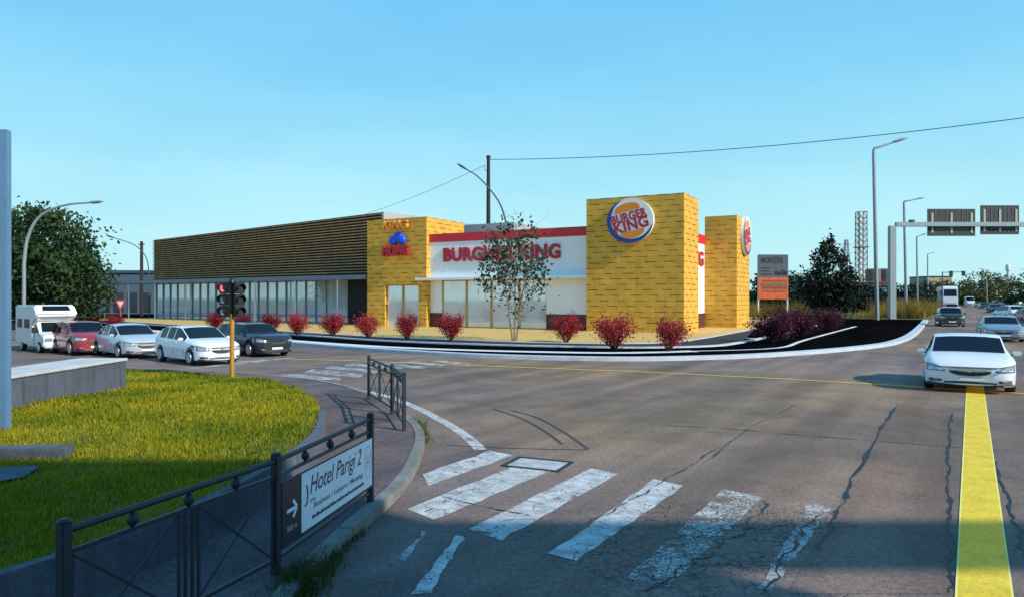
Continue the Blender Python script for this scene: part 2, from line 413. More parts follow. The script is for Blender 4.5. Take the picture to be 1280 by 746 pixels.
sheet('pavement', [*offs(L4, .05), at(980, 95, 0), at(700, 100), at(300, 100), at(130, 90)], M_pave, .155)
b = MB(); curb(b, L4, -.22, .05, .1, .19); b.build('kerb', M_kerbw, kind='structure', bevel=.02)
b = MB()
for p, q, w_ in (((889, 420.6), (948, 422.6), .15), ((889, 420.6), (925, 426.5), .12), ((1010, 409), (1030, 404), .12)):
    ribbon(b, [g(*p, .13), g(*q, .13)], -w_, w_, .133)
b.build('parking_marking', M_linew, kind='structure')

# --- road markings in the foreground
zeb = [[(529, 592), (613, 563), (641, 569), (535, 607)], [(508, 636), (668, 573), (706, 581), (542, 650)],
       [(587, 661), (739, 585), (773, 592), (626, 675)], [(687, 691), (818, 599), (855, 607), (719, 701)],
       [(785, 722), (905, 611), (953, 622), (830, 737)], [(948, 735), (1012, 628), (1040, 635), (966, 737)]]
def subquad(mb, q, z):
    P = [g(*p) for p in q]; n = 14
    L = [P[0].lerp(P[1], i / n) for i in range(n + 1)]; Rr = [P[3].lerp(P[2], i / n) for i in range(n + 1)]
    for ln in (L, Rr):
        for p in ln: p.x += random.uniform(-.02, .02); p.y += random.uniform(-.02, .02)
    mb.add([(p.x, p.y, z) for p in L + Rr], [(i, i + 1, i + n + 2, i + n + 1) for i in range(n)])
b = MB()
for q in zeb[:4]: subquad(b, q, .005)
b.build('zebra_crossing', M_white, kind='structure')
b = MB()
for q in zeb[4:]: subquad(b, q, .005)
b.build('worn_zebra_crossing', M_white2, kind='structure')
b = MB(); subquad(b, [(515, 742), (570, 669), (581, 671), (538, 742)], .005)
ribbon(b, smooth_line([g(x, y) for x, y in [(330, 469), (395, 477), (430, 484), (480, 494), (520, 509), (560, 530), (585, 547), (601, 562)]], 6), -.11, .11, .005)
b.build('edge_line', M_white, kind='structure')
b = MB(); subquad(b, [(492, 706), (528, 664), (533, 665), (503, 706)], .005)
for x0, y0, x1, y1, h in ((347, 470, 422, 476, 3.5), (381, 465, 449, 472, 4), (405, 460, 470, 466, 3), (430, 456.5, 500, 461, 3), (468, 456, 530, 460.5, 2.6), (508, 453, 552, 458, 2.6), (540, 451.5, 585, 456, 2.2)):
    subquad(b, [(x0, y0), (x1, y1), (x1 + 6, y1 - h), (x0 + 9, y0 - h)], .005)
subquad(b, [(215, 463), (330, 452), (372, 446), (300, 451)], .005)
b.build('faded_zebra_crossing', M_white3, kind='structure')
# yellow stripe and thin yellow line painted across the junction
A, B_ = g(1230, 735), g(1220, 510)
yd = (B_ - A).normalized(); ys = [A - yd * 3 + yd * 5 * i for i in range(9)]
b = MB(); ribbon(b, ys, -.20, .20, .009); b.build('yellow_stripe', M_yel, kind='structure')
b = MB(); ribbon(b, ys, -.217, -.20, .009); ribbon(b, ys, .20, .217, .009); b.build('stripe_edge', M_yeledge, kind='structure')
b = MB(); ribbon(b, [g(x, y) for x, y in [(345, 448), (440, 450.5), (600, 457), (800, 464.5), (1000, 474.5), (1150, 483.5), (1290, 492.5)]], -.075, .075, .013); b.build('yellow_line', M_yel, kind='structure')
# bitumen seams, open cracks and painted shadow lines
def jag(pts, amp, n=16):
    """broken line: a slow wander with small kinks on it"""
    out = []; P = smooth_line([g(*p) for p in pts], n); off = Vector((0, 0, 0)); ph = random.uniform(0, 6)
    for i, p in enumerate(P):
        k = amp * (1.1 * math.sin(i * .55 + ph) + .7 * math.sin(i * 1.27 + 2 * ph))
        out.append(p + Vector((k + random.gauss(0, amp * .35), random.gauss(0, amp * .5), 0)))
    return out
def varribbon(mb, line, w, z):
    a, c = [], []
    for i, p in enumerate(line):
        d = line[min(i + 1, len(line) - 1)] - line[max(i - 1, 0)]; d.z = 0; d.normalize()
        k = w * random.choice((.2, .45, .6, .8, 1.0, 1.5)) * (1 if 2 < i < len(line) - 3 else .25)
        a.append((p.x - d.y * k, p.y + d.x * k, z)); c.append((p.x + d.y * k, p.y - d.x * k, z))
    n = len(line); mb.add(a + c, [(i, i + 1, i + 1 + n, i + n) for i in range(n - 1)])
b = MB()
varribbon(b, jag([(1121, 505), (1075, 583), (1042, 651), (1020, 690)], .018), .030, .007)
varribbon(b, jag([(1189, 515), (1185, 569), (1187, 658), (1188, 742)], .02, 22), .026, .007)
varribbon(b, jag([(1236, 560), (1253, 605), (1272, 662), (1280, 700)], .02), .018, .007)
varribbon(b, jag([(900, 558), (834, 599), (765, 638), (729, 655)], .02), .012, .007)
varribbon(b, jag([(546, 619), (610, 634), (667, 645)], .015), .014, .007)
varribbon(b, jag([(960, 625), (930, 660), (870, 700), (800, 742)], .04), .02, .007)
varribbon(b, jag([(1024, 640), (985, 690), (955, 742)], .03), .02, .007)
b.build('road_crack', M_tar, kind='structure')
M_seamshade = mat('grey seam and shadow line', (.05, .045, .045), .8, .3)
sheet('road_patch', [g(x, y) for x, y in [(1121, 505), (1189, 513), (1186, 600), (1188, 742), (985, 742), (1012, 690), (1040, 651), (1075, 583)]], asphalt_mat('relaid asphalt', (.175, .135, .115)), .004)
sheet('road_patch', [g(x, y) for x, y in [(770, 505), (985, 500), (905, 553), (690, 548)]], asphalt_mat('relaid pale asphalt', (.20, .165, .13)), .0015)
b = MB()
varribbon(b, jag([(820, 531), (900, 535), (1007, 544), (1120, 553), (1290, 566)], .015, 8), .022, .0066)
varribbon(b, jag([(1010, 497), (930, 540), (880, 580)], .02, 8), .02, .0066)
ribbon(b, smooth_line([g(x, y) for x, y in [(617, 511), (650, 522), (680, 538), (703, 555)]], 6), -.03, .03, .0065)  # railing and post shadows painted as dark ribbons, here and next line
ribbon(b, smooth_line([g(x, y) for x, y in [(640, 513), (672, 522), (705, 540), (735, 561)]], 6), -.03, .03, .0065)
ribbon(b, smooth_line([g(x, y) for x, y in [(560, 556), (640, 560), (735, 562)]], 6), -.018, .018, .0062)
b.build('seam_shadow_line', M_seamshade, kind='structure')
# utility cover let into the second zebra bar
M_iron = mat('cast iron', (.05, .05, .05), .6, .3, 8, .4, metal=.6)
c0 = g(672, 580)
ut = thing('utility_cover', 'dark rectangular iron cover frame set across the second zebra bar', 'utility cover', (c0.x, c0.y, 0), R(-24))
b = MB()
for x0, x1, y0, y1 in ((-.48, .48, -.36, -.30), (-.48, .48, .30, .36), (-.48, -.42, -.30, .30), (.42, .48, -.30, .30)): b.box(x0, x1, y0, y1, -.01, .016)
b.build('frame', M_iron, ut)
b = MB(); b.box(-.40, .40, -.28, .28, -.01, .011); b.build('cover', mat('cover painted over white', (.40, .41, .42), .8, .5, 4, .4), ut)

# --- footway on the left, its kerb
kpx = [(372, 752), (386, 731), (452, 665), (485, 635), (505, 614), (521, 589), (531, 556), (526, 540), (514, 528), (500, 517), (480, 504), (461, 495.5), (430, 486), (395, 479), (345, 474), (300, 470), (230, 466.5), (160, 463)]
k_w = [g(*p) for p in kpx]; k_w.insert(0, Vector((k_w[0].x + .0, k_w[0].y - 3, 0)))
kline = smooth_line(k_w, 5)
KW = .17
inner = offs(kline, KW)
b = MB(); segs = []
# kerb stones with open joints
i = 0; acc = 0
while i < len(kline) - 1:
    j = i; d = 0
    while j < len(kline) - 1 and d < .95: d += (kline[j + 1] - kline[j]).length; j += 1
    seg = kline[i:j + 1]
    if len(seg) > 1:
        a, z_ = seg[0].lerp(seg[1], .02 / max(.05, (seg[1] - seg[0]).length)), seg[-1]
        curb(b, [a] + seg[1:], 0, KW, -.02, .13 + random.uniform(-.006, .006))
    i = j
b.build('kerb', M_kerb, kind='structure', bevel=.012)
gl = [g(x, y, z) for x, y, z in [(0, 717, .48), (86, 690, .48), (223, 640, .48), (335, 583, .48)]]
gl.insert(0, gl[0] + (gl[0] - gl[2]) * 1.2)
top = [g(x, y, z) for x, y, z in [(383, 553, .46), (398, 533, .45), (401, 515, .45), (393, 500, .42), (368, 485, .3), (330, 473, .15), (250, 466.5, .1), (160, 463, .06)]]
wl = smooth_line(gl + top[:3], 4)
sheet('footway', [*inner, *[Vector((p.x, p.y, 0)) for p in reversed(gl + top)]], M_walk, .118)
# --- grass island: a raised lawn
def hz(x, y):
    s = min(1, max(0, (y - 14) / 11)); s = s * s * (3 - 2 * s); return .45 - .39 * s
left = [Vector((-34, 31, 0)), Vector((-34, 8, 0)), Vector((-8, 2.0, 0))]
lawn_poly = [Vector((p.x, p.y, 0)) for p in gl + top] + left
bm = bmesh.new(); vs = [bm.verts.new((p.x, p.y, 0)) for p in lawn_poly]; bm.faces.new(vs)
bmesh.ops.triangulate(bm, faces=bm.faces[:])
for _ in range(4): bmesh.ops.subdivide_edges(bm, edges=[e for e in bm.edges if e.calc_length() > .8], cuts=1, use_grid_fill=True)
bmesh.ops.triangulate(bm, faces=bm.faces[:])
for v in bm.verts: v.co.z = hz(v.co.x, v.co.y)
bm.normal_update()
if sum(f.normal.z for f in bm.faces) < 0: bmesh.ops.reverse_faces(bm, faces=bm.faces[:])
me = bpy.data.meshes.new('lawn_ground'); bm.to_mesh(me); bm.free()
def lawn_mat():
    m, t, b = nt('lawn soil'); ge = t.nodes.new('ShaderNodeNewGeometry'); P = ge.outputs['Position']
    f = ramp(t, noise(t, P, .8, 5, .65), [(.40, 0.), (.66, 1.)])
    c = mixc(t, f, (.085, .10, .012), (.16, .11, .04)); c = mixc(t, .6, c, ramp(t, noise(t, P, 14, 4, .7), [(.3, .5), (.7, 1.4)]), 'MULTIPLY')
    t.links.new(c, b.inputs['Base Color']); b.inputs['Roughness'].default_value = .95; return m
link('lawn_ground', me, lawn_mat(), kind='structure')
# retaining wall round the lawn's near and right sides
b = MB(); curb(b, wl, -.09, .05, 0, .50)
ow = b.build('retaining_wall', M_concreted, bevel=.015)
tag(ow, 'low dark concrete retaining wall along the lawn edge behind the railing', 'retaining wall')
# blades
def in_poly(x, y, poly):
    ins = np.zeros(len(x), bool); n = len(poly); j = n - 1
    for i in range(n):
        xi, yi, xj, yj = poly[i].x, poly[i].y, poly[j].x, poly[j].y
        if yi != yj:
            c = ((yi > y) != (yj > y)) & (x < (xj - xi) * (y - yi) / (yj - yi) + xi); ins ^= c
        j = i
    return ins
def blades(n, poly, y0, y1, h, wd, dens=None):
    """single triangle blades; more of them near the eye"""
    u = rng.random(n * 3); y = y0 * (y1 / y0) ** u; x = (rng.random(n * 3) * 1.6 - 1.2) * (y * .75 + 1)
    k = in_poly(x, y, poly)
    x, y = x[k][:n], y[k][:n]; n = len(x)
    s = np.clip((y - 14) / 11, 0, 1); s = s * s * (3 - 2 * s); z = .45 - .39 * s
    cl = np.sin(x * 2.1 + 1.3 * np.sin(y * 1.7)) * np.sin(y * 1.9 + np.sin(x * 1.1)) * .5 + .5
    sf = np.sqrt(y / 8.0)
    hh = h * rng.uniform(.5, 1.3, n) * (.55 + .75 * cl) * np.clip(sf, .8, 1.7); ww = wd * rng.uniform(.7, 1.4, n) * np.clip(y / 7., .8, 3)
    a = rng.uniform(0, 2 * np.pi, n); le = rng.uniform(.1, .9, n) * hh; la = rng.uniform(0, 2 * np.pi, n)
    c, s_ = np.cos(a) * ww, np.sin(a) * ww
    v = np.stack([np.stack([x - c, y - s_, z - .01], 1), np.stack([x + c, y + s_, z - .01], 1), np.stack([x + np.cos(la) * le, y + np.sin(la) * le, z + hh], 1)], 1).reshape(-1, 3)
    return v, np.arange(3 * n).reshape(-1, 3)
M_grass = leafmat('lawn grass', (.025, .085, .006), (.25, .265, .006), (.50, .37, .02), .35, .45)
v, f = blades(120000, lawn_poly, 4.2, 26, .065, .008)
np_mesh('grass', v, f, M_grass, kind='stuff')
# weeds in the kerb joint
def tuft_mesh(line, n, h, spread):
    P = []
    for _ in range(n):
        p = random.choice(line); P.append((p.x + random.gauss(0, spread), p.y + random.gauss(0, spread * 1.4), .02))
    P = np.array(P); a = rng.uniform(0, 6.28, n); hh = h * rng.uniform(.4, 1.3, n); ww = .007 * rng.uniform(.7, 1.4, n)
    c, s_ = np.cos(a) * ww, np.sin(a) * ww; la = rng.uniform(0, 6.28, n); le = hh * rng.uniform(.1, .9, n)
    x, y, z = P.T
    v = np.stack([np.stack([x - c, y - s_, z], 1), np.stack([x + c, y + s_, z], 1), np.stack([x + np.cos(la) * le, y + np.sin(la) * le, z + hh], 1)], 1).reshape(-1, 3)
    return v, np.arange(3 * n).reshape(-1, 3)
M_weed = leafmat('kerb weeds', (.02, .045, .008), (.06, .09, .015), (.14, .12, .04), .3, 3)
near = [p for p in kline if p.y < 8.2 and p.y > 5.2]
fine = [near[0].lerp(near[-1], i / 60) for i in range(61)]
fine = [a.lerp(c, k / 8) for a, c in zip(near, near[1:]) for k in range(8)]
v1, f1 = tuft_mesh([p + Vector((-.05, 0, 0)) for p in fine if p.y < 7.1], 2600, .16, .09)
v2, f2 = tuft_mesh([g(x, y) for x, y in [(524, 537), (528, 545), (530, 553), (520, 533)]], 500, .14, .07)
v3, f3 = tuft_mesh([p for p in fine], 700, .07, .05)
v = np.concatenate([v1, v2, v3]); np_mesh('weeds', v, np.arange(len(v)).reshape(-1, 3), M_weed, kind='stuff')

# grit and crumbs on the footway and in the gutter
def grit(n, line, w0, w1, z, smin, smax):
    V_, F_ = [], []
    for _ in range(n):
        i = random.randrange(len(line) - 1); p = line[i].lerp(line[i + 1], random.random()); d = (line[i + 1] - line[i]).normalized(); w_ = random.uniform(w0, w1)
        q = Vector((p.x - d.y * w_, p.y + d.x * w_, z)); s_ = random.uniform(smin, smax) * random.uniform(.5, 1)
        o = len(V_); a = random.uniform(0, 6.28)
        for k in range(5): V_.append(q + Vector((math.cos(a + k * 1.2566) * s_ * random.uniform(.7, 1.2), math.sin(a + k * 1.2566) * s_ * random.uniform(.7, 1.2), 0)))
        V_.append(q + Vector((0, 0, s_ * .7))); F_ += [(o + k, o + (k + 1) % 5, o + 5) for k in range(5)]
    return V_, F_
nl = [p for p in kline if 4 < p.y < 17]
b = MB(); b.add(*grit(900, nl, .2, 1.6, .119, .006, .016)); b.add(*grit(700, nl, -.55, -.02, .001, .006, .02))
cl_ = [g(x, y) for x, y in [(800, 742), (870, 700), (930, 660), (1000, 640), (1030, 660)]]
b.add(*grit(700, cl_, -.5, .5, .008, .006, .022))
b.build('gravel', mat('gravel', (.16, .145, .13), .9, .6, 30), kind='stuff')
# --- concrete parapet of the underpass, low slab, sign post at the left edge
A = g(158, 487, .3); B_ = g(14, 511, .45); dd = (B_ - A); dd.z = 0; dd.normalize(); nn = Vector((dd.y, -dd.x, 0))
if nn.x > 0: nn = -nn
pw = thing('concrete_parapet', 'thick grey concrete parapet wall with pale flat top at lawn edge', 'wall', (A.x, A.y, 0), math.atan2(dd.y, dd.x))
ztop = zpx(447, A.y)
sgn = 1 if (Matrix.Rotation(math.atan2(dd.y, dd.x), 3, 'Z') @ Vector((0, 1, 0))).dot(nn) > 0 else -1
y0, y1 = sorted((0, sgn * 1.15))
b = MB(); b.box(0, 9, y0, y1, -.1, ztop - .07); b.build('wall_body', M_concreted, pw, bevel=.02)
b = MB(); b.box(-.03, 9, y0 - .03, y1 + .03, ztop - .068, ztop); b.build('coping', mat('pale coping', (.50, .52, .52), .9, .2, 2, .3), pw, bevel=.015)
A = g(88, 572, .45)
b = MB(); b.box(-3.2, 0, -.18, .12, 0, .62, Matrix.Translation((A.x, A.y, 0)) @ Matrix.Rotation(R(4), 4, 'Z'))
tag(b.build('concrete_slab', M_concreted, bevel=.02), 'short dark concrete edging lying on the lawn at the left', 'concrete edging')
pp = [g(x, y, .46) for x, y in [(-40, 588), (50, 586), (30, 600), (-40, 613)]]
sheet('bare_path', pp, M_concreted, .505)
M_alu = mat('painted steel pale blue', (.13, .25, .40), .45, .12, 2, 0, metal=.2)
A = g(6.5, 537, .45)
sp = thing('advertising_stand', 'tall pale blue steel post with dark panel cut by the left edge', 'advertising stand', (A.x, A.y, .35))
hp = zpx(163, A.y) - .35
b = MB(); b.box(-.065, .065, -.065, .065, 0, hp); b.build('post', M_alu, sp, bevel=.012)
b = MB(); b.box(-1.4, -.07, -.03, .03, .75, hp - .2); b.build('panel', mat('dark blue panel', (.012, .03, .07), .4, .2), sp)
b = MB(); b.box(-1.4, -.07, -.05, .05, .62, .745); b.build('rail', M_alu, sp, bevel=.008)
b = MB(); b.box(-1.56, -1.41, -.065, .065, 0, hp); b.build('post', M_alu, sp, bevel=.012)

# ================================================================== railings
M_rail = mat('dark painted railing steel', (.022, .028, .04), .5, .3, 6, .1, spec=.4)
M_sign = mat('white sign sheet', (.84, .88, .94), .45, .05, 2)
M_ink = mat('navy sign ink', (.015, .02, .07), .5, .1); M_ink2 = mat('dark red sign ink', (.16, .03, .06), .5, .1)
M_grey = mat('grey sign ink', (.34, .40, .52), .5, .1); M_black = mat('black sign sheet', (.012, .013, .018), .5, .1)
def railing(P, Q, label, sign=False, post0=True, hgt=1.05, group=None):
    d = Q - P; L = math.hypot(d.x, d.y); T = thing('railing', label, 'railing', (P.x, P.y, .118), math.atan2(d.y, d.x), group)
    for x in ((0, L) if post0 else (L,)):
        b = MB(); b.box(x - .035, x + .035, -.035, .035, 0, hgt + .03); b.lathe([(.05, 0), (.03, .02)], 10, c=(x, 0, hgt + .03)); b.build('post', M_rail, T, bevel=.006)
    b = MB(); b.tube([(.035, 0, hgt - .03), (L - .035, 0, hgt - .03)], .024, 10); b.build('top_rail', M_rail, T, smooth=40)
    for za in (hgt - .185, .12):
        b = MB(); b.box(.035, L - .035, -.014, .014, za, za + .03); b.build('rail', M_rail, T)
    n = 3
    for i in range(n):
        b = MB(); x = L * (i + 1) / (n + 1); b.lathe([(.012, hgt - .155), (.035, hgt - .13), (.042, hgt - .105), (.035, hgt - .08), (.012, hgt - .055)], 10, c=(x, 0, 0))
        b.build('spacer', M_rail, T, smooth=50)
    if not sign:
        m = L / 2
        for x in (m - .10, m - .035, m + .035, m + .10):
            b = MB(); b.box(x - .010, x + .010, -.010, .010, .151, hgt - .186); b.build('baluster', M_rail, T)
        for x0, x1 in ((.06, m - .12), (m + .12, L - .06)):
            for s in (0, 1):
                za, zb = (.16, hgt - .2) if s else (hgt - .2, .16)
                b = MB(); b.bar((x0, (.008 if s else -.008), za), (x1, (.008 if s else -.008), zb), .014, .016); b.build('cross_brace', M_rail, T)
        for x in (.055, L - .055):
            b = MB(); b.box(x - .008, x + .008, -.008, .008, .151, hgt - .186); b.build('side_bar', M_rail, T)
    return T, L
fz = .118
pA, pB, pC = g(80, 748 + 260, fz), g(345, 717, fz), g(463, 628, fz)
pA = pB + (pB - pC) * 1.0
D_ = (CAMH - 1.14) * F / (663 - CY); pA = Vector(((80 - CX) * D_ / F, D_, fz))
railing(pA, pB, 'dark steel railing panel with crossed braces nearest the lower left corner', group=None)
T, L = railing(pB, pC, 'dark steel railing panel carrying the white hotel sign', sign=True, post0=False)
SG = thing('hotel_sign', 'white hotel direction board with black arrow strip fixed on the railing', 'sign', (pB.x, pB.y, .118), math.atan2(pC.y - pB.y, pC.x - pB.x))
z0, z1 = .235, .80
b = MB(); b.box(.05, L - .05, -.034, -.018, z0 - .03, z1 + .012); b.build('backing_board', M_black, SG)
x0 = .05 + .235 * (L - .1) * .72
b = MB(); b.box(x0, L - .05, -.040, -.0342, z0, z1); b.build('white_panel', M_sign, SG)
AX, UP, NM = (1, 0, 0), (0, 0, 1), (0, -1, 0)
cx = (x0 + L - .05) / 2; WW = L - .05 - x0
lettering('lettering', 'Hotel Parigi 2', M_ink, SG, (cx - .08, -.0402, z1 - .175), AX, UP, NM, WW * .72, .24, .002, .004, .28)
b = MB(); b.tube([(x0 + .10, -.0412, z1 - .13), (x0 + .12, -.0412, z1 - .22), (x0 + .10, -.0412, z1 - .31), (x0 + .06, -.0412, z1 - .325)], .008, 6); b.build('flourish', M_ink, SG)
for i in range(3):
    b = MB()
    pts = [((.020 if k % 2 == 0 else .009) * math.sin(k * math.pi / 5), (.020 if k % 2 == 0 else .009) * math.cos(k * math.pi / 5)) for k in range(10)]
    flat_shape(b, pts, (x0 + .19 + i * .045, -.0402, z1 - .305), AX, UP, NM, 0, .002)
    b.build('star', M_ink, SG)
lettering('lettering', 'Business / Leisure / Meeting', M_ink2, SG, (cx - .02, -.0402, z0 + .19), AX, UP, NM, WW * .70, .075, .002, .003, .2)
b = MB(); xx = cx - WW * .38
while xx < cx + WW * .33:
    k = random.uniform(.018, .06); b.box(xx, xx + k, -.0422, -.0402, z0 + .07, z0 + random.uniform(.095, .108)); xx += k + .012
b.build('small_print', M_ink, SG)
b = MB()
pts = [(math.cos(a), math.sin(a)) for a in np.linspace(0, 2 * math.pi, 33)]
for i in range(32):
    p, q = pts[i], pts[i + 1]
    b.bar((L - .05 - .13 + .10 * p[0], -.0408, z1 - .26 + .19 * p[1]), (L - .05 - .13 + .10 * q[0], -.0408, z1 - .26 + .19 * q[1]), .010, .002, up=(0, 1, 0))
b.build('emblem', M_grey, SG)
lettering('emblem_letter', 'H', M_grey, SG, (L - .18, -.0402, z1 - .26), AX, UP, NM, .085, .19, .002, .0)
b = MB(); ac = (.05 + (x0 - .05) / 2)
b.bar((ac - .10, -.036, z1 - .28), (ac + .09, -.036, z1 - .28), .004, .032); 
b.bar((ac + .02, -.036, z1 - .20), (ac + .095, -.036, z1 - .28), .004, .032); b.bar((ac + .02, -.036, z1 - .36), (ac + .095, -.036, z1 - .28), .004, .032)
b.build('arrow', M_sign, SG)
lettering('lettering', '300 m', M_grey, SG, (ac, -.0345, z0 + .12), AX, UP, NM, .20, .055, .002, .003)
f1, f2, f3 = g(461, 498, fz), g(490, 517, fz), g(505, 538, fz)
railing(f1, f2, 'thin steel railing panel at the far kerb, the further one', hgt=1.03)
railing(f2, f3, 'thin steel railing panel at the far kerb, the nearer one', post0=False, hgt=1.05)

# ================================================================== traffic light
A = g(290, 473, .1); zt = zpx(355, A.y); zb = zpx(398, A.y)
TL = thing('traffic_light', 'black double traffic light showing red on a yellow pole at the lawn edge', 'traffic light', (A.x, A.y, .05))
M_tlp = mat('yellow ochre pole', (.42, .20, .03), .6, .3, 5, .2); M_tlb = mat('traffic light black', (.010, .010, .012), .45, .2)
b = MB(); b.tube([(0, 0, 0), (0, 0, zb + .1)], .07, 12); b.build('pole', M_tlp, TL, smooth=40)
b = MB(); b.tube([(0, 0, zb + .1), (0, 0, zt + .02)], .05, 10); b.lathe([(.12, 0), (.1, .1), (.02, .16)], 12, c=(0, 0, zt - .02)); b.build('mast_head', M_tlb, TL, smooth=40)
M_red = emis('red signal lens', (.9, .12, .14), 1.6); M_dim = mat('unlit pale lens', (.85, .88, .90), .3, .1)
def head(cx_, cy_, rz, lit):
    M = Matrix.Translation((cx_, cy_, 0)) @ Matrix.Rotation(rz, 4, 'Z'); hh = zt - zb; wd_ = .17
    b = MB()
    for k in range(3):
        za = zb + .01 + k * hh / 3; b.box(-wd_, wd_, -.12, .14, za, za + hh / 3 - .015, M)
    hd = b.build('signal_head', M_tlb, TL, bevel=.025)
    for k in range(3):
        zc = zb + hh * (k + .5) / 3; c = M @ Vector((0, -.121, zc))
        b = MB(); n = 18
        ring = [M @ Vector((.115 * math.cos(2 * math.pi * i / n), -.126, zc + .115 * math.sin(2 * math.pi * i / n))) for i in range(n)]
        b.poly(ring); b.build('lens', (M_red if k == 2 else M_dim) if lit else M_tlb, hd)
        b = MB(); vs = []
        for i in range(15):
            a = R(-35) + R(250) * i / 14
            for yy, r_ in ((-.12, .135), (-.25 if i not in (0, 14) else -.16, .135), (-.25 if i not in (0, 14) else -.16, .125), (-.12, .125)):
                vs.append(M @ Vector((r_ * math.cos(a), yy, zc + r_ * math.sin(a))))
        b.add(vs, [(4 * i + j, 4 * i + 4 + j, 4 * i + 4 + (j + 1) % 4, 4 * i + (j + 1) % 4) for i in range(14) for j in range(4)] + [(0, 1, 2, 3), (56, 57, 58, 59)])
        b.build('visor', M_tlb, hd)
head(-.19, -.02, R(-24), True); head(.19, .03, R(48), False)
# ================================================================== restaurant building
def brick_mat(name, base, dark, row=.40, step=1.45):
    """board cladding with short staggered dark slots"""
    m, t, b = nt(name); uv = t.nodes.new('ShaderNodeUVMap'); sp = t.nodes.new('ShaderNodeSeparateXYZ'); t.links.new(uv.outputs[0], sp.inputs[0])
    u, v = sp.outputs[0], sp.outputs[1]
    rw = math_(t, 'FLOOR', math_(t, 'DIVIDE', v, row)); fr = math_(t, 'FRACT', math_(t, 'DIVIDE', v, row))
    wn = t.nodes.new('ShaderNodeTexWhiteNoise'); wn.noise_dimensions = '1D'; t.links.new(rw, wn.inputs['W'])
    uu = math_(t, 'ADD', math_(t, 'DIVIDE', u, step), math_(t, 'ADD', math_(t, 'MULTIPLY', rw, .37), math_(t, 'MULTIPLY', wn.outputs['Value'], .18)))
    cell = math_(t, 'FLOOR', uu); fu = math_(t, 'FRACT', uu)
    w2 = t.nodes.new('ShaderNodeTexWhiteNoise'); w2.noise_dimensions = '2D'
    cb = t.nodes.new('ShaderNodeCombineXYZ'); t.links.new(cell, cb.inputs[0]); t.links.new(rw, cb.inputs[1]); t.links.new(cb.outputs[0], w2.inputs['Vector'])
    ln = math_(t, 'ADD', .36, math_(t, 'MULTIPLY', w2.outputs['Value'], .26))
    slot = math_(t, 'MULTIPLY', math_(t, 'LESS_THAN', fu, ln), math_(t, 'LESS_THAN', fr, .15))
    joint = math_(t, 'MULTIPLY', math_(t, 'LESS_THAN', fr, .06), .35)
    n = noise(t, uv.outputs[0], 1.1, 5); n2 = noise(t, uv.outputs[0], 14, 3)
    c = mixc(t, ramp(t, n, [(.3, 0.), (.7, 1.)]), sc(base, .82), sc(base, 1.12)); c = mixc(t, .35, c, ramp(t, n2, [(.3, .6), (.7, 1.3)]), 'MULTIPLY')
    c = mixc(t, math_(t, 'MULTIPLY', w2.outputs['Value'], .30), c, sc(base, .62))
    vj = math_(t, 'MULTIPLY', math_(t, 'LESS_THAN', fu, .02), .4); c = mixc(t, vj, c, dark)
    mp = N(t, 'ShaderNodeMapping'); mp.inputs['Scale'].default_value = (1.2, .08, 1); t.links.new(uv.outputs[0], mp.inputs[0]); c = mixc(t, math_(t, 'MULTIPLY', ramp(t, noise(t, mp.outputs[0], 1.5, 5), [(.5, 0.), (.75, 1.)]), .3), c, sc(base, .45))
    c = mixc(t, joint, c, dark); c = mixc(t, math_(t, 'MULTIPLY', slot, math_(t, 'ADD', .68, math_(t, 'MULTIPLY', w2.outputs['Value'], .3))), c, dark)
    t.links.new(c, b.inputs['Base Color']); b.inputs['Roughness'].default_value = .75; b.inputs['Specular IOR Level'].default_value = .2
    bp = N(t, 'ShaderNodeBump'); bp.inputs['Strength'].default_value = .6; bp.inputs['Distance'].default_value = .03; bp.invert = True
    t.links.new(slot, bp.inputs['Height']); t.links.new(bp.outputs[0], b.inputs['Normal']); return m
M_brick = brick_mat('yellow cladding', (.76, .42, .065), (.10, .05, .015))
M_wallw = mat('white render', (.86, .87, .88), .8, .05, .6)
M_redp = mat('red fascia', (.60, .02, .035), .5, .06, 1)
M_plinth = mat('brown plinth', (.085, .025, .02), .6, .2, 2)
M_gold = mat('gold window frame', (.50, .30, .06), .5, .12)
M_glass = glassmat('shop glazing', (.78, .82, .90), .04, .5, .35)
M_glassb = glassmat('blue wing glazing', (.62, .74, .95), .04, .5, .4)
M_greyw = mat('grey render', (.34, .36, .38), .8, .08, .7)
M_roofd = mat('roof membrane', (.16, .17, .18), .9, .15, .7)
M_letter = mat('red letters', (.46, .010, .035), .4, .05)
M_orange = mat('orange sign enamel', (.85, .25, .02), .45, .06); M_blue = mat('blue sign enamel', (.01, .045, .27), .4, .06)
M_blue2 = mat('bright blue sign enamel', (.01, .10, .80), .4, .06); M_sgnw = mat('white sign enamel', (.82, .84, .86), .4, .03)
M_rim = mat('grey sign rim', (.35, .40, .46), .5, .05)

d1 = Vector((-.877, .481, 0)); d2 = Vector((.481, .877, 0)); ex = -d1
P0 = g(855, 419); ROT = math.atan2(ex.y, ex.x)
def bx(px, v=0.0):               # local x (right positive) of an image column on the plane y = v
    Q = P0 + d2 * v; return -along(Q, d1, px)
def bw(x, v): return P0 + ex * x + d2 * v
BK = thing('restaurant_building', 'white and yellow fast food restaurant with red fascia and two yellow towers', 'building', P0, ROT)
zT = zpx(241, P0.y)
xl = bx(733, 0); tdep = 4.0
b = MB(); b.box(xl, 0, 0, tdep, -.1, zT); b.build('tower', M_brick, BK)
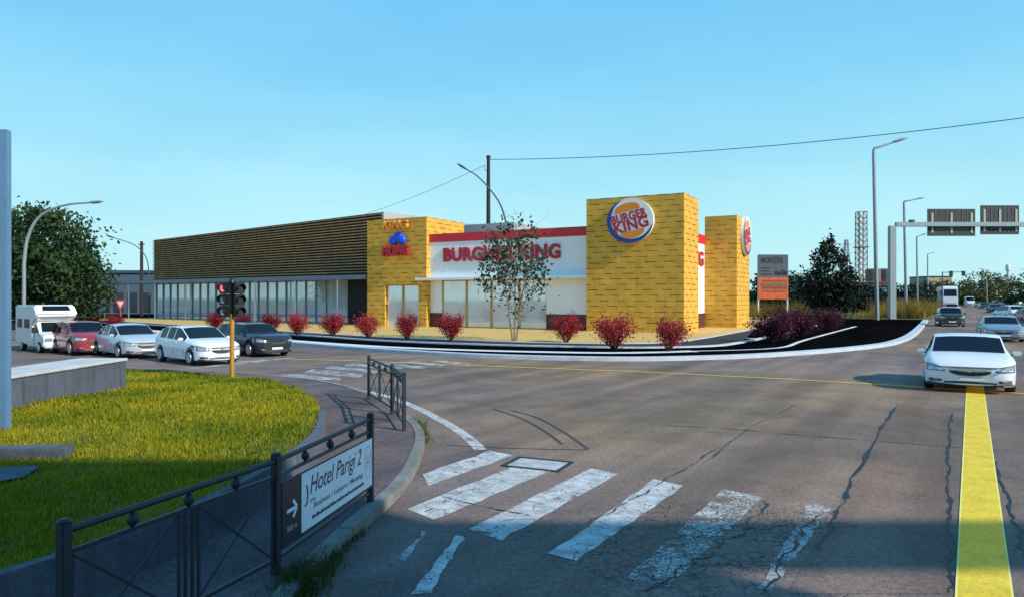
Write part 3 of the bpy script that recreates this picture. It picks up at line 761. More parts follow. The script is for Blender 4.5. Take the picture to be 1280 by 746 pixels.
# white front wall between the towers
V = 1.0
xR, xL = bx(733, V) , bx(534.5, V)
Dw = bw(xR, V).y; zW = zpx(283, Dw); zR = zpx(294.5, Dw); zC = zpx(347, Dw)
xg0, xg1 = bx(551, V), bx(682, V)
b = MB(); b.box(xL, xl + 2, V, V + .4, zC, zR - .003); b.build('front_wall', M_wallw, BK)
b = MB(); b.box(xL, xl + 2, V - .06, V + .5, zR, zW); b.build('fascia', M_redp, BK, bevel=.02)
b = MB(); b.box(xL - .8, xl - .02, V - .75, V - .003, zC - .05, zC + .17); b.box(xL - .8, xl - .02, V + .003, V + .3, zC - .05, zC - .003); b.build('canopy_ledge', M_sgnw, BK, bevel=.02)
zP = zpx(393, Dw)
for x0, x1 in ((xL, xg0), (xg1, xl + 1)):
    b = MB(); b.box(x0, x1, V + .15, V + .5, zP, zC - .055); b.build('pier', M_wallw, BK)
    b = MB(); b.box(x0, x1, V + .10, V + .5, -.1, zP - .003); b.build('plinth', M_plinth, BK)
cols = [551, 581, 612, 647, 682]
for p, q in zip(cols, cols[1:]):
    x0, x1 = bx(p, V), bx(q, V)
    b = MB(); b.box(x0 + .06, x1 - .06, V + .32, V + .36, .22, zC - .13)
    wpane = b.build('window_pane', M_glass, BK)
    b = MB(); b.box(x0 - .0, x0 + .058, V + .2, V + .45, .2, zC - .06); b.box(x1 - .058, x1, V + .2, V + .45, .2, zC - .06); b.box(x0 + .06, x1 - .06, V + .2, V + .45, zC - .125, zC - .06); b.box(x0 + .06, x1 - .06, V + .2, V + .45, .1, .215)
    b.build('window_frame', M_gold, wpane)
xi0, xi1 = xL + .5, xl + .5
# body volumes behind
b = MB(); b.box(xL - 6, -1.9, V + .52, V + 20, -.1, zR - .2); b.build('body', M_wallw, BK)
b = MB(); b.box(xL - 6, -1.9, V + .52, V + 20.1, zR - .198, zR - .05); b.build('roof', M_roofd, BK)
xb = bx(580, 7)
b = MB(); b.box(xL - 5, bx(642, 8), 8, 16, zR - .048, zpx(281, bw(xb, 8).y)); b.build('rooftop_volume', M_greyw, BK)
# side wall (right) : red fascia and letters
zSW = zR - .2
b = MB(); b.box(-1.898, -1.5, tdep + .01, V + 20, zP, zSW); b.build('side_wall', M_wallw, BK)
b = MB(); b.box(-1.898, -1.44, tdep + .01, V + 20.05, zSW + .002, zSW + .75); b.build('fascia', M_redp, BK)
b = MB(); b.box(-1.898, -1.46, tdep + .01, V + 20, -.1, zP - .003); b.build('plinth', M_plinth, BK)
# right tower
Q = g(921, 411.5) - P0; q_x, q_y = Q.dot(ex), Q.dot(d2)
zQ = zpx(269, P0.y + Q.y)
Pq = g(921, 411.5); wq = along(Pq, d1, 881); dq = along(Pq, d2, 936.5)
b = MB(); b.box(q_x - wq, q_x, q_y, q_y + dq, -.1, zQ); b.build('tower', M_brick, BK)
lettering('lettering', 'KING', M_letter, BK, (-1.49, q_y - 3.2, zSW - 1.3), (0, 1, 0), (0, 0, 1), (1, 0, 0), 5.2, 1.25, .1, .025)
# left tower
V2 = .55
x0, x1 = bx(459, V2), bx(533, V2); zL = zpx(271, bw(x1, V2).y)
dl = along(bw(x1, V2), d2, 580)
xg, xh = bx(481, V2), bx(523, V2); zd = zpx(355, bw(xh, V2).y)
b = MB(); b.box(x0, x1, V2, V2 + dl, zd, zL); b.box(x0, xg, V2, V2 + dl, -.1, zd); b.box(xh, x1, V2, V2 + dl, -.1, zd); b.box(xg, xh, V2 + 1.2, V2 + dl, -.1, zd)
b.build('tower', M_brick, BK)
xm = (xg + xh) / 2
for a, c in ((xg, xm), (xm, xh)):
    b = MB(); b.box(a + .09, c - .09, V2 + .30, V2 + .34, .12, zd - .12); dr = b.build('glass_door', M_glass, BK)
    b = MB(); b.box(a + .01, a + .088, V2 + .2, V2 + .4, .05, zd - .01); b.box(c - .088, c - .01, V2 + .2, V2 + .4, .05, zd - .01); b.box(a + .09, c - .09, V2 + .2, V2 + .4, zd - .118, zd - .01); b.box(a + .09, c - .09, V2 + .2, V2 + .4, .05, .118)
    b.build('door_frame', M_gold, dr)
# sign letters on the white wall
X, Z, NF = (1, 0, 0), (0, 0, 1), (0, -1, 0)
xa, xc = bx(555, V), bx(701, V); Da = bw((xa + xc) / 2, V).y
lettering('lettering', 'BURGHER KING', M_letter, BK, ((xa + xc) / 2, V - .02, zpx(316.5, Da)), X, Z, NF, xc - xa, 18.0 * Da / F, .14, .036, spacing=1.06)
# letters, shape on the left tower
xs0, xs1 = bx(484, V2), bx(514, V2); cxs = (xs0 + xs1) / 2; Dl = bw(cxs, V2).y; wS = xs1 - xs0
M_org2 = mat('orange letters', (.85, .32, .03), .45, .08)
lettering('lettering', 'KING', M_org2, BK, (cxs, V2 - .35, zpx(281.5, Dl)), X, Z, NF, wS, 10.5 * Dl / F, .33, .03)
lettering('lettering', 'HOME', M_letter, BK, (cxs, V2 - .35, zpx(314, Dl)), X, Z, NF, wS * 1.05, 13.0 * Dl / F, .33, .045)
b = MB()
for px_, py_, r_ in ((493, 301, 5.2), (499, 297, 6.5), (504, 300.5, 5.8)):
    rr = r_ * Dl / F * 1.02; cc = (bx(px_, V2), V2 - .32, zpx(py_, Dl))
    b.lathe([(rr * .75, -.02), (rr, .08), (rr, .28), (rr * .8, .36)][::1], 20, 'y', (cc[0], V2 - .38, cc[2]))
b.build('blue_emblem', M_blue2, BK, smooth=50)

def logo(c, ax, up, nm, Rr, squeeze=1.0):
    ax = tuple(a * squeeze for a in ax)
    b = MB(); n = 48
    circ = [(Rr * math.cos(2 * math.pi * i / n), Rr * math.sin(2 * math.pi * i / n)) for i in range(n)]
    flat_shape(b, circ, c, ax, up, nm, .02, .30); disc = b.build('logo_sign', M_sgnw, BK)
    b = MB(); vo, vi = [], []
    for i in range(41):
        a = R(112) + R(238) * i / 40; k = math.sin(math.pi * i / 40)
        vo.append((Rr * 1.0 * math.cos(a), Rr * math.sin(a))); vi.append((Rr * (.985 - .17 * k ** .7) * math.cos(a) + Rr * .01 * k, Rr * (.985 - .17 * k ** .7) * math.sin(a) + Rr * .015 * k))
    C, A_, U_, N_ = map(Vector, (c, ax, up, nm))
    vs = [C + A_ * x + U_ * y + N_ * z for z in (.302, .325) for x, y in vo + vi]; m_ = len(vo)
    fs = [(2 * m_ + i, 2 * m_ + i + 1, 3 * m_ + i + 1, 3 * m_ + i) for i in range(m_ - 1)] + [(i, i + 1, 2 * m_ + i + 1, 2 * m_ + i) for i in range(m_ - 1)] + [(m_ + i, 3 * m_ + i, 3 * m_ + i + 1, m_ + i + 1) for i in range(m_ - 1)]
    b.add(vs, fs); b.build('blue_crescent', M_blue, disc)
    rl = R(13); cr, sr = math.cos(rl), math.sin(rl)
    def tilt(p): return (Rr * (p[0] * cr - p[1] * sr), Rr * (p[0] * sr + p[1] * cr))
    for sgn_, yb, hh, ww in ((1, .44, .36, .56), (-1, -.47, .32, .52)):
        pts = [(-ww, yb), (-ww, yb + sgn_ * hh * .2)] + [(ww * math.cos(a) * (1), yb + sgn_ * hh * (.2 + .8 * math.sin(a))) for a in np.linspace(math.pi, 0, 17)[1:-1]] + [(ww, yb + sgn_ * hh * .2), (ww, yb)]
        b = MB(); flat_shape(b, [tilt(p) for p in pts], c, ax, up, nm, .302, .335); b.build('bun', M_orange, disc)
    def L(s, y, w_, h_):
        p = tilt((.0, y)); cc = C + A_ * p[0] + U_ * p[1] + N_ * .305
        lettering('lettering', s, M_letter, disc, cc, ax, up, nm, Rr * w_, Rr * h_, .03, .034, roll=rl, spacing=1.05)
    L('BURGER', .20, 1.56, .40); L('KING', -.205, 1.50, .50)
px0 = bx(789, 0); Dg = bw(px0, 0).y
logo((px0, 0, zpx(276.5, Dg)), X, Z, NF, 28.0 * Dg / F, 1.08)
yl = q_y + along(Pq, d2, 930); Dg2 = Pq.y + (yl - q_y) * d2.y
logo((q_x, yl, zpx(295, Dg2)), (0, 1, 0), (0, 0, 1), (1, 0, 0), 24 * Dg2 / F, 1.0)

# ================================================================== left wing with the slatted screen
near_ = at(478, bw(x0, V2).y + 2.6, 0); far_ = at(192, 83 * CAMH / 2.4, 0)
e = (near_ - far_); LW = e.length; e.normalize(); rotw = math.atan2(e.y, e.x)
WG = thing('glazed_wing', 'long shop wing with dark slatted timber screen above blue glazing', 'building', far_, rotw)
ztn, ztf = zpx(265, near_.y), zpx(300, far_.y); zs0 = zpx(352, far_.y) + .05
M_slat = mat('olive timber slat', (.46, .245, .085), .7, .4, 1.2, .2)
M_dark = mat('dark screen backing', (.012, .016, .024), .8, .2)
M_steel = mat('blue grey steel', (.16, .23, .34), .45, .1, 1)
M_post = mat('white steel post', (.62, .70, .78), .45, .06)
b = MB(); ns = 21
for i in range(ns):
    f0 = (i + .15) / ns; f1_ = (i + .55) / ns
    za0, za1 = zs0 + (ztf - zs0) * f0, zs0 + (ztf - zs0) * f1_; zb0, zb1 = zs0 + (ztn - zs0) * f0, zs0 + (ztn - zs0) * f1_
    k = 16
    for j in range(k):
        t0, t1 = j / k, (j + 1) / k - .0008
        xx0, xx1 = t0 * LW, t1 * LW; wob = random.uniform(-.012, .012)
        l = lambda a, c, q: a + (c - a) * q
        b.add([(xx0, -.12 + wob, l(za0, zb0, t0)), (xx1, -.12 + wob, l(za0, zb0, t1)), (xx1, -.12 + wob, l(za1, zb1, t1)), (xx0, -.12 + wob, l(za1, zb1, t0)),
               (xx0, 0, l(za0, zb0, t0)), (xx1, 0, l(za0, zb0, t1)), (xx1, 0, l(za1, zb1, t1)), (xx0, 0, l(za1, zb1, t0))],
              [(0, 1, 2, 3), (0, 4, 5, 1), (3, 2, 6, 7), (0, 3, 7, 4), (1, 5, 6, 2)])
b.build('slat_screen', M_slat, WG)
b = MB(); pr = [(0, zs0), (LW, zs0), (LW, ztn - .02), (0, ztf - .02)]; b.prism(pr, .06, .5); b.build('screen_backing', M_dark, WG)
b = MB(); b.box(0.01, LW - .01, .52, 18, 0, zs0 - .02); b.prism([(.01, zs0 - .018), (LW - .01, zs0 - .018), (LW - .01, ztn - .25), (.01, ztf - .25)], .52, 18)
wb = b.build('body', M_greyw, WG)
# tall grey end wall of the wing, seen over the yellow tower
b = MB(); b.box(LW, LW + .25, -.1, 18, 0, ztn); b.build('end_wall', M_greyw, WG)
xcan = along(far_, e, 119) if False else -10.5
b = MB(); b.box(xcan, LW + .02, -2.2, .04, zs0 - .36, zs0 - .02); b.build('canopy', M_steel, WG, bevel=.02)
zgl = zs0 - .37
npane = 22; pw_ = (LW - 5.0) / npane
for i in range(npane):
    b = MB(); b.box(i * pw_ + .06, (i + 1) * pw_ - .06, .40, .44, .1, zgl); pn = b.build('window_pane', M_glassb, WG)
    b = MB(); b.box(i * pw_ - .058, i * pw_ + .058, .28, .50, 0, zgl); b.box(i * pw_ + .06, (i + 1) * pw_ - .06, .34, .5, .85, .92); b.build('mullion', M_steel, pn)
b = MB(); b.box(LW - 5, LW, .3, .5, 0, zgl); b.build('dark_bay', M_dark, WG)
for px in (131, 161, 194, 232, 319, 369, 422):
    Qp = far_ + Vector((e.y, -e.x, 0)) * 1.9
    xp = along(Qp, e, px); b = MB(); b.tube([(xp, -1.9, 0), (xp, -1.9, zgl)], .10, 10); b.build('post', M_post, WG, smooth=40)
# low grey building further left
G0 = at(192, 112); G1 = at(80, 112)
GB = thing('industrial_shed', 'low flat roofed blue grey shed standing behind the slatted wing and tree', 'building', at(60, 116), R(0))
hb = zpx(338, 116); wG = at(215, 116).x - at(60, 116).x
b = MB(); b.box(0, wG, 0, 20, 0, hb - .5); b.build('wall', mat('blue grey shed wall', (.075, .11, .15), .8, .15, .4), GB)
b = MB(); b.box(-.2, wG + .2, -.25, 20.2, hb - .498, hb); b.build('roof', mat('shed roof edge', (.05, .08, .11), .7, .2, .5), GB, bevel=.05)
for i in range(5):
    b = MB(); x_ = wG * (.42 + .11 * i); b.box(x_, x_ + 1.6, -.06, .1, .4, hb * .5); f_ = b.build('window', mat('shed window dark', (.02, .03, .04), .15, .1), GB)
# ================================================================== added unseen block and beam behind the viewer, shaped to shade the near road
bb = MB(); bb.box(11, 23.2, -26, -8, 0, 18.6); bb.box(11, 22.5, -20, -8.003, 18.601, 20.3)
ob = bb.build('building', mat('added unseen block ochre', (.35, .30, .22), .85, .15, .5), kind='structure')
bb = MB(); bb.box(23.21, 58, -8.2, -8.0, 17.05, 18.6); bb.box(57.5, 58, -8.7, -8.21, 0, 18.5); bb.build('building', M_greyw, kind='structure')  # added unseen beam for the narrow shadow band on the near road
# ================================================================== trees and bushes
M_bark = mat('grey brown bark', (.10, .075, .05), .9, .35, 6, .6); M_barkp = mat('pale young bark', (.20, .16, .11), .85, .3, 8, .4)
M_leafd = leafmat('dark tree foliage', (.010, .030, .016), (.03, .068, .022), (.085, .115, .03), .28, .35)
M_leafs = leafmat('sparse street tree foliage', (.012, .03, .02), (.035, .065, .035), (.09, .12, .06), .25, 1.2)
M_leafb = leafmat('very dark foliage', (.004, .010, .010), (.012, .022, .014), (.03, .045, .02), .15, .6)
M_leafo = leafmat('autumn foliage', (.03, .05, .010), (.075, .085, .015), (.16, .13, .03), .25, .3)
M_barb = leafmat('barberry red leaves', (.09, .008, .014), (.32, .022, .035), (.62, .07, .07), .35, 2.5, .55, .5)
M_barbd = leafmat('purple leaves', (.022, .006, .014), (.07, .012, .03), (.14, .025, .05), .25, 1.5)
M_stem = mat('dark red stems', (.05, .018, .016), .8, .3, 8)
def limb(mb, p, d, L, r, depth, ends, bend=.25, n=5, kids=3):
    pts = [Vector(p)]; d = Vector(d).normalized(); rad = [r]
    for i in range(n):
        d = (d + Vector((random.gauss(0, bend), random.gauss(0, bend), random.gauss(.08, bend * .6))) * .35).normalized()
        pts.append(pts[-1] + d * L / n); rad.append(r * (1 - .6 * (i + 1) / n))
    mb.tube(pts, rad, 7 if r > .05 else 5, cap=False)
    ends.append(pts[-1]); 
    if depth > 0:
        for k in range(kids):
            i = random.randint(max(1, n // 2 - 1), n)
            q = pts[i]; nd = (d * .8 + Vector((random.gauss(0, .75), random.gauss(0, .75), random.gauss(.25, .4)))).normalized()
            limb(mb, q, nd, L * random.uniform(.5, .75), rad[i] * .7, depth - 1, ends, bend, n, kids)
    else: ends.extend(pts[2:])
def tree(name, label, loc, h, wdt, trunk_r, m_leaf, m_bark, nleaf, lsize, crown_lo=.3, stems=1, clump=.55, depth=2, group=None, holes=.3, fill=.5, seed=0, cat='tree', cone=0.0):
    random.seed(100 + seed); T = thing(name, label, cat, loc, 0, group)
    mb = MB(); ends = []
    for s in range(stems):
        a = 6.28 * s / max(1, stems) + .5; lean = Vector((math.cos(a) * .16, math.sin(a) * .16, 1)) if stems > 1 else Vector((random.gauss(0, .03), 0, 1))
        base = Vector((math.cos(a) * .1, math.sin(a) * .1, -.1)) if stems > 1 else Vector((0, 0, -.1))
        th = h * (crown_lo + .12) if stems == 1 else h * .55
        pts = [base + lean * th * i / 6 + Vector((random.gauss(0, .02), random.gauss(0, .02), 0)) * i * .3 * h / 6 for i in range(7)]
        mb.tube(pts, [trunk_r * (1.25 if i == 0 else 1 - .085 * i) for i in range(7)], 9)
        for k in range(7 if stems == 1 else 5):
            i = random.randint(3, 6); a2 = random.uniform(0, 6.28)
            limb(mb, pts[i], (math.cos(a2) * wdt / h * 1.6, math.sin(a2) * wdt / h * 1.6, random.uniform(.35, 1.2)), h * random.uniform(.22, .36), trunk_r * .5, depth - 1, ends, kids=3)
        limb(mb, pts[-1], (0, 0, 1), h * .4, trunk_r * .55, depth - 1, ends)
    mb.build('trunk', m_bark, T, smooth=60)
    # crown: clump centres at branch ends and through an ellipsoid
    zc = h * (crown_lo + (1 - crown_lo) * .5); rz = h * (1 - crown_lo) * .52
    C = []
    for p in ends:
        q = Vector((p.x / (wdt / 2), p.y / (wdt / 2), (p.z - zc) / rz))
        if q.length > 1: q = q.normalized() * random.uniform(.75, 1.02)
        C.append((q.x * wdt / 2, q.y * wdt / 2, q.z * rz + zc))
    nf = int(len(C) * fill) + 6
    for _ in range(nf):
        q = Vector((random.gauss(0, 1), random.gauss(0, 1), random.gauss(0, 1))).normalized() * random.uniform(.45, 1.0) ** .5
        bulge = 1 + .22 * math.sin(3 * math.atan2(q.y, q.x) + seed) * math.cos(4 * q.z + seed)
        C.append((q.x * wdt / 2 * bulge, q.y * wdt / 2 * bulge, q.z * rz * (.9 + .15 * bulge) + zc))
    C = np.array(C); keep = rng.random(len(C)) > holes * .5; C = C[keep] if keep.sum() > 5 else C
    wts = rng.uniform(.15, 1.0, len(C)); wts /= wts.sum()
    idx = rng.choice(len(C), nleaf, p=wts); sd = clump * rng.uniform(.5, 1.3, len(C))
    pos = C[idx] + rng.normal(size=(nleaf, 3)) * sd[idx][:, None] * np.array([1, 1, .7])
    if cone:
        q = np.clip(pos[:, 2] / h, 0, 1); k = 1.15 - cone * q; pos[:, 0] *= k; pos[:, 1] *= k
    v, f = leaves(pos, lsize); np_mesh('crown', v, f, m_leaf, T)
    return T
# young tree in front of the restaurant sign
A = g(643, 426, .13); h = 153 * A.y / F
tree('young_tree', 'thin multi-stemmed young tree with sparse leaves before the red lettering', (A.x, A.y, .13), h, 4.6, .055, M_leafs, M_barkp, 1400, .13, .22, 3, .34, 2, None, .05, .3, seed=3)
# big tree at the left behind the vehicles
A = at(50, 62); tree('broad_tree', 'large dark green tree behind the motorhome at the left', (A.x, A.y, 0), zpx(262, 62), 8.0, .26, M_leafd, M_bark, 20000, .20, .10, 1, .75, 3, None, .3, .7, seed=5)
A = at(92, 60); tree('broad_tree', 'lower lighter tree with pale stems right of the large dark tree', (A.x, A.y, 0), zpx(318, 60), 5.0, .13, M_leafd, M_barkp, 7000, .17, .12, 3, .6, 2, None, .35, .5, seed=8)
A = at(-5, 66); tree('broad_tree', 'dark tree cut by the left picture edge behind the steel post', (A.x, A.y, 0), zpx(275, 66), 8, .25, M_leafd, M_bark, 12000, .22, .12, 1, .75, 3, None, .3, .7, seed=9)
# dark tree at the right behind the hedge
A = at(1036, 84); tree('dark_tree', 'small dark rounded tree behind the purple bushes beside the billboard', (A.x, A.y, 0), zpx(296, 84), 8.4, .14, M_leafb, M_bark, 9500, .19, .06, 1, .5, 3, None, .4, .55, seed=12, cone=.85)
# far trees
far = [(1232, 240, 338, 11, M_leafo, 'brownish tree behind the white van'), (1214, 250, 350, 9, M_leafo, 'small olive tree just left of the brownish tree'), (1262, 260, 346, 12, M_leafd, 'green tree near the right picture edge'),
       (1288, 250, 342, 12, M_leafd, 'green tree cut by the right picture edge'), (945, 130, 348, 11, M_leafb, 'dark bushy tree behind the billboard, left of it'),
       (972, 135, 352, 12, M_leafb, 'dark bushy tree directly behind the billboard'), (1003, 140, 343, 13, M_leafd, 'pale topped tree behind the dark rounded tree'),
       (1080, 140, 368, 9, M_leafb, 'dark low shrub tree left of the tall street lamp foot'), (1122, 150, 366, 8, M_leafb, 'dark low shrub tree right of the gantry post foot'), (1128, 230, 352, 12, M_leafd, 'green tree right of the gantry post'), (1172, 260, 353, 11, M_leafo, 'olive tree behind the far signal arm'), (1222, 270, 351, 10, M_leafd, 'green tree above the white van far off'), (1275, 310, 353, 14, M_leafd, 'green tree behind the chimney shaft'), (1198, 280, 356, 10, M_leafd, 'low green tree right of the white lorry'), (1250, 300, 352, 13, M_leafb, 'dark tree behind the pale kiosk'),
       (1062, 150, 356, 13, M_leafb, 'dark tree below the lattice mast'), (1096, 160, 361, 13, M_leafb, 'dark low tree behind the tall street lamp'), (1140, 190, 357, 12, M_leafb, 'dark tree behind the sign gantry post'), (1160, 210, 354, 12, M_leafb, 'dark tree left of the white lorry far off')]
for i, (px, D, py, wd_, ml, lab) in enumerate(far):
    A = at(px, D); tree('distant_tree', lab, (A.x, A.y, 0), zpx(py, D), wd_, .2, ml, M_bark, 2600, .36, .05, 1, .9, 1, 'distant trees', .2, .9, seed=20 + i)

def bush_proto(name, m_leaf, m_stem, label, n, seed, loc, scale, group):
    random.seed(seed); T = thing(name, label, 'bush', loc, 0, group, scale)
    mb = MB(); pts = []
    for k in range(34):
        a = random.uniform(0, 6.28); sp = random.uniform(.05, 1.0) ** .6; p = Vector((math.cos(a) * .05, math.sin(a) * .05, -.03)); d = Vector((math.cos(a) * sp * .75, math.sin(a) * sp * .75, 1)).normalized(); L = random.uniform(.75, 1.12); path = [p]
        for i in range(6):
            d = (d + Vector((random.gauss(0, .12), random.gauss(0, .12), -.03 + .02 * random.random()))).normalized(); path.append(path[-1] + d * L / 6)
        mb.tube(path, [.013 * (1 - .12 * i) for i in range(7)], 4, cap=False)
        pts += [(q, .07 + .02 * i) for i, q in enumerate(path[2:])] + [(path[j].lerp(path[j + 1], random.random()) + Vector((random.gauss(0, .09), random.gauss(0, .09), random.gauss(0, .06))), .09) for j in (2, 3, 4, 5) for _ in range(2)]
    mb.build('stems', m_stem, T)
    C = np.array([tuple(p) for p, s in pts]); sd = np.array([s for p, s in pts]); hw = np.clip((C[:, 2] - .1), .05, 1) ; hw /= hw.sum()
    idx = rng.choice(len(C), n, p=hw); pos = C[idx] + rng.normal(size=(n, 3)) * sd[idx][:, None]; pos = pos[pos[:, 2] > .12]
    v, f = leaves(pos, .032, .7); np_mesh('foliage', v, f, m_leaf, T); return T
bl = [(115, 408.5, 392, 28, 'red bush left of the give way sign, first of all from the left'), (143, 409, 392, 30, 'red bush under the give way sign'), (269, 411.5, 389.5, 26, 'red bush just left of the traffic light pole'), (302, 412.5, 389.5, 28, 'red bush just right of the traffic light pole'),
      (340, 416, 391, 30, 'red bush before the glazed wing, behind the dark grey car'), (372, 418.5, 391.5, 30, 'red bush before the glazed wing, two left of the yellow tower corner'), (416, 419.5, 392, 32, 'red bush before the glazed wing next to the yellow tower'), (461, 422, 392, 36, 'red bush at the left corner of the small yellow tower'),
      (509, 424, 393, 36, 'red bush before the glass doors of the small yellow tower'), (562, 426, 393, 38, 'red bush before the gold framed windows left of the young tree'), (708, 427.5, 390, 44, 'red bush before the brown plinth right of the young tree'), (768, 436.5, 388, 62, 'large red bush before the left half of the big yellow tower'), (835, 438, 392, 54, 'large red bush before the right corner of the big yellow tower')]
protos = []
for i, (px, by, ty, wd_, lab) in enumerate(bl):
    A = g(px, by, .15); hgt = (by - ty) * A.y / F; wid = wd_ * A.y / F; s_ = (wid / 1.55, wid / 1.55, hgt / 1.1); loc = (A.x, A.y, .15)
    if i < 3: protos.append(bush_proto('red_bush', M_barb, M_stem, lab, (3600, 2600, 4400)[i], 5 + i * 7, loc, s_, 'red bushes in front of the building'))
    else: dup(protos[(i * 2 + i // 3) % 3], loc, i * 1.9, lab, (s_[0] * (.9 + .22 * ((i * 37) % 10) / 10), s_[1] * (.88 + .24 * ((i * 53) % 10) / 10), s_[2] * (.92 + .16 * ((i * 71) % 10) / 10)))
proto2 = None
for i, (px, by, ty, wd_, lab) in enumerate([(966, 428, 389, 56, 'dark purple bush nearest the second yellow tower'), (1003, 421, 386, 50, 'dark purple bush in the middle of the lot hedge'), (1032, 413, 386, 40, 'dark purple bush below the dark rounded tree'), (985, 413, 388, 40, 'dark purple bush behind the others below the billboard')]):
    A = g(px, by, .13); hgt = (by - ty) * A.y / F; wid = wd_ * A.y / F; s_ = (wid / 1.5, wid / 1.5, hgt / 1.1); loc = (A.x, A.y, .13)
    if proto2 is None: proto2 = bush_proto('purple_bush', M_barbd, M_stem, lab, 5200, 15, loc, s_, 'purple bushes in the car park')
    else: dup(proto2, loc, i * 2.3, lab, s_)
# tall dry grass along the verge
def reeds(name, x0, x1, D0, D1, n, h, m):
    px = rng.uniform(x0, x1, n); D = rng.uniform(D0, D1, n); x = (px - CX) * D / F; y = D
    a = rng.uniform(0, 6.28, n); hh = h * rng.uniform(.4, 1.2, n) * (.6 + .4 * np.sin(x * .7 + 2 * np.sin(y * .3))) ; ww = .035 * rng.uniform(.7, 1.5, n); la = rng.uniform(0, 6.28, n); le = hh * rng.uniform(.05, .35, n)
    c, s_ = np.cos(a) * ww, np.sin(a) * ww; z = np.zeros(n)
    v = np.stack([np.stack([x - c, y - s_, z], 1), np.stack([x + c, y + s_, z], 1), np.stack([x + np.cos(la) * le, y + np.sin(la) * le, hh], 1)], 1).reshape(-1, 3)
    np_mesh(name, v, np.arange(3 * n).reshape(-1, 3), m, kind='stuff')
M_reed = leafmat('dry golden reeds', (.09, .07, .015), (.26, .17, .03), (.42, .27, .06), .35, .25)
M_lawn2 = leafmat('verge grass green', (.04, .07, .01), (.12, .13, .015), (.2, .19, .03), .3, .4)
v0 = E + vd * 6
reeds('tall_dry_grass', 935, 1012, 95, 112, 6000, 2.3, M_reed)
# strip beside the road's left edge: in road coordinates
def strip_reeds(name, n, s0, s1, w0, w1, h, m):
    s_ = s0 + (s1 - s0) * rng.random(n) ** 1.4; w_ = rng.uniform(w0, w1, n); nx, ny = -vd.y, vd.x
    x = E.x + vd.x * s_ + nx * w_; y = E.y + vd.y * s_ + ny * w_
    a = rng.uniform(0, 6.28, n); hh = h * rng.uniform(.4, 1.2, n) * (.65 + .35 * np.sin(x * .5 + 2 * np.sin(y * .23))); ww = .04 * rng.uniform(.7, 1.5, n); la = rng.uniform(0, 6.28, n); le = hh * rng.uniform(.05, .35, n)
    c, q = np.cos(a) * ww, np.sin(a) * ww; z = np.zeros(n)
    v = np.stack([np.stack([x - c, y - q, z], 1), np.stack([x + c, y + q, z], 1), np.stack([x + np.cos(la) * le, y + np.sin(la) * le, hh], 1)], 1).reshape(-1, 3)
    np_mesh(name, v, np.arange(3 * n).reshape(-1, 3), m, kind='stuff')
strip_reeds('tall_dry_grass', 9000, 12, 110, 1.0, 9, 2.6, M_reed)
strip_reeds('verge_grass', 12000, 3, 90, 5, 40, .5, M_lawn2)

# ================================================================== street furniture
M_gal = mat('galvanised steel', (.27, .31, .34), .5, .12, 3, 0, metal=.3); M_galb = mat('dark lamp steel', (.05, .075, .10), .5, .15, 3); M_lampg = mat('lamp glass', (.6, .65, .7), .2, .05)
M_wood = mat('dark creosoted timber', (.028, .022, .022), .9, .3, 4, .4)
def lamp(label, base, path, r0, r1, m, headdir, hl, name='street_lamp', group='street lamps'):
    """path: local points of mast and arm"""
    T = thing(name, label, 'street lamp', base, 0, group)
    P = [Vector(p) for p in path]; n = len(P); mb = MB(); mb.tube(P, [r0 + (r1 - r0) * i / (n - 1) for i in range(n)], 10); mb.build('mast', m, T, smooth=50)
    hd = Vector(headdir).normalized(); e0 = P[-1]
    sd = hd.cross(Vector((0, 0, 1))).normalized(); up = sd.cross(hd)
    mb = MB(); K = 12; vs = []
    secs = [(-.1, .12, .10), (.15, .26, .15), (.55, .32, .17), (.85, .24, .12), (1.0, .08, .05)]
    for s_, w_, h_ in secs:
        for k in range(K):
            a = 6.283 * k / K; vs.append(e0 + hd * (s_ * hl) + sd * (w_ * .55 * hl * math.cos(a)) + up * (h_ * .6 * hl * (math.sin(a) + .2)))
    mb.add(vs, [(i * K + k, i * K + (k + 1) % K, (i + 1) * K + (k + 1) % K, (i + 1) * K + k) for i in range(len(secs) - 1) for k in range(K)] + [tuple(range(K)), tuple(range(4 * K, 5 * K))])
    h_ = mb.build('lamp_head', m, T, smooth=60)
    mb = MB(); mb.add([e0 + hd * (a * hl) + sd * (c * .12 * hl) - up * (.10 * hl) for a, c in ((.15, -1), (.8, -.8), (.8, .8), (.15, 1))], [(0, 1, 2, 3)]); mb.build('lamp_glass', M_lampg, h_)
    return T
def arc_lamp(label, px_base, D, pts, r0, r1, m, hl):
    base = at(px_base, D); P = [(0, 0, -.1)]
    for px, py in pts:
        q = at(px, D); P.append((q.x - base.x, 0, zpx(py, D)))
    sm = [P[0], P[1]] + smooth_line([Vector(p) for p in P[1:]], 6)[1:]
    d = Vector(P[-1]) - Vector(P[-2])
    return lamp(label, base, sm, r0, r1, m, d, hl)
arc_lamp('tall arched street lamp in front of the large dark tree at the left', 30, 44, [(30, 330), (34, 300), (45, 276), (62, 263), (85, 256), (113, 253.5)], .11, .05, M_gal, .8)
arc_lamp('thin arched street lamp beside the slatted wing, arm to the left', 186, 100, [(186, 360), (185, 330), (178, 315), (165, 305), (142, 297.5)], .08, .05, M_galb, 1.1)
arc_lamp('dark arched street lamp rising behind the restaurant roof', 637, 82, [(637, 300), (633, 280), (625, 255), (610, 234), (596, 220), (583, 212)], .13, .06, M_galb, 1.25)
A = at(177, 104); T = thing('utility_pole', 'short dark timber pole at the left end of the slatted wing', 'utility pole', A)
mb = MB(); mb.tube([(0, 0, -.1), (0, 0, zpx(302, 104))], [.26, .2], 10); mb.build('pole', M_wood, T, smooth=50)
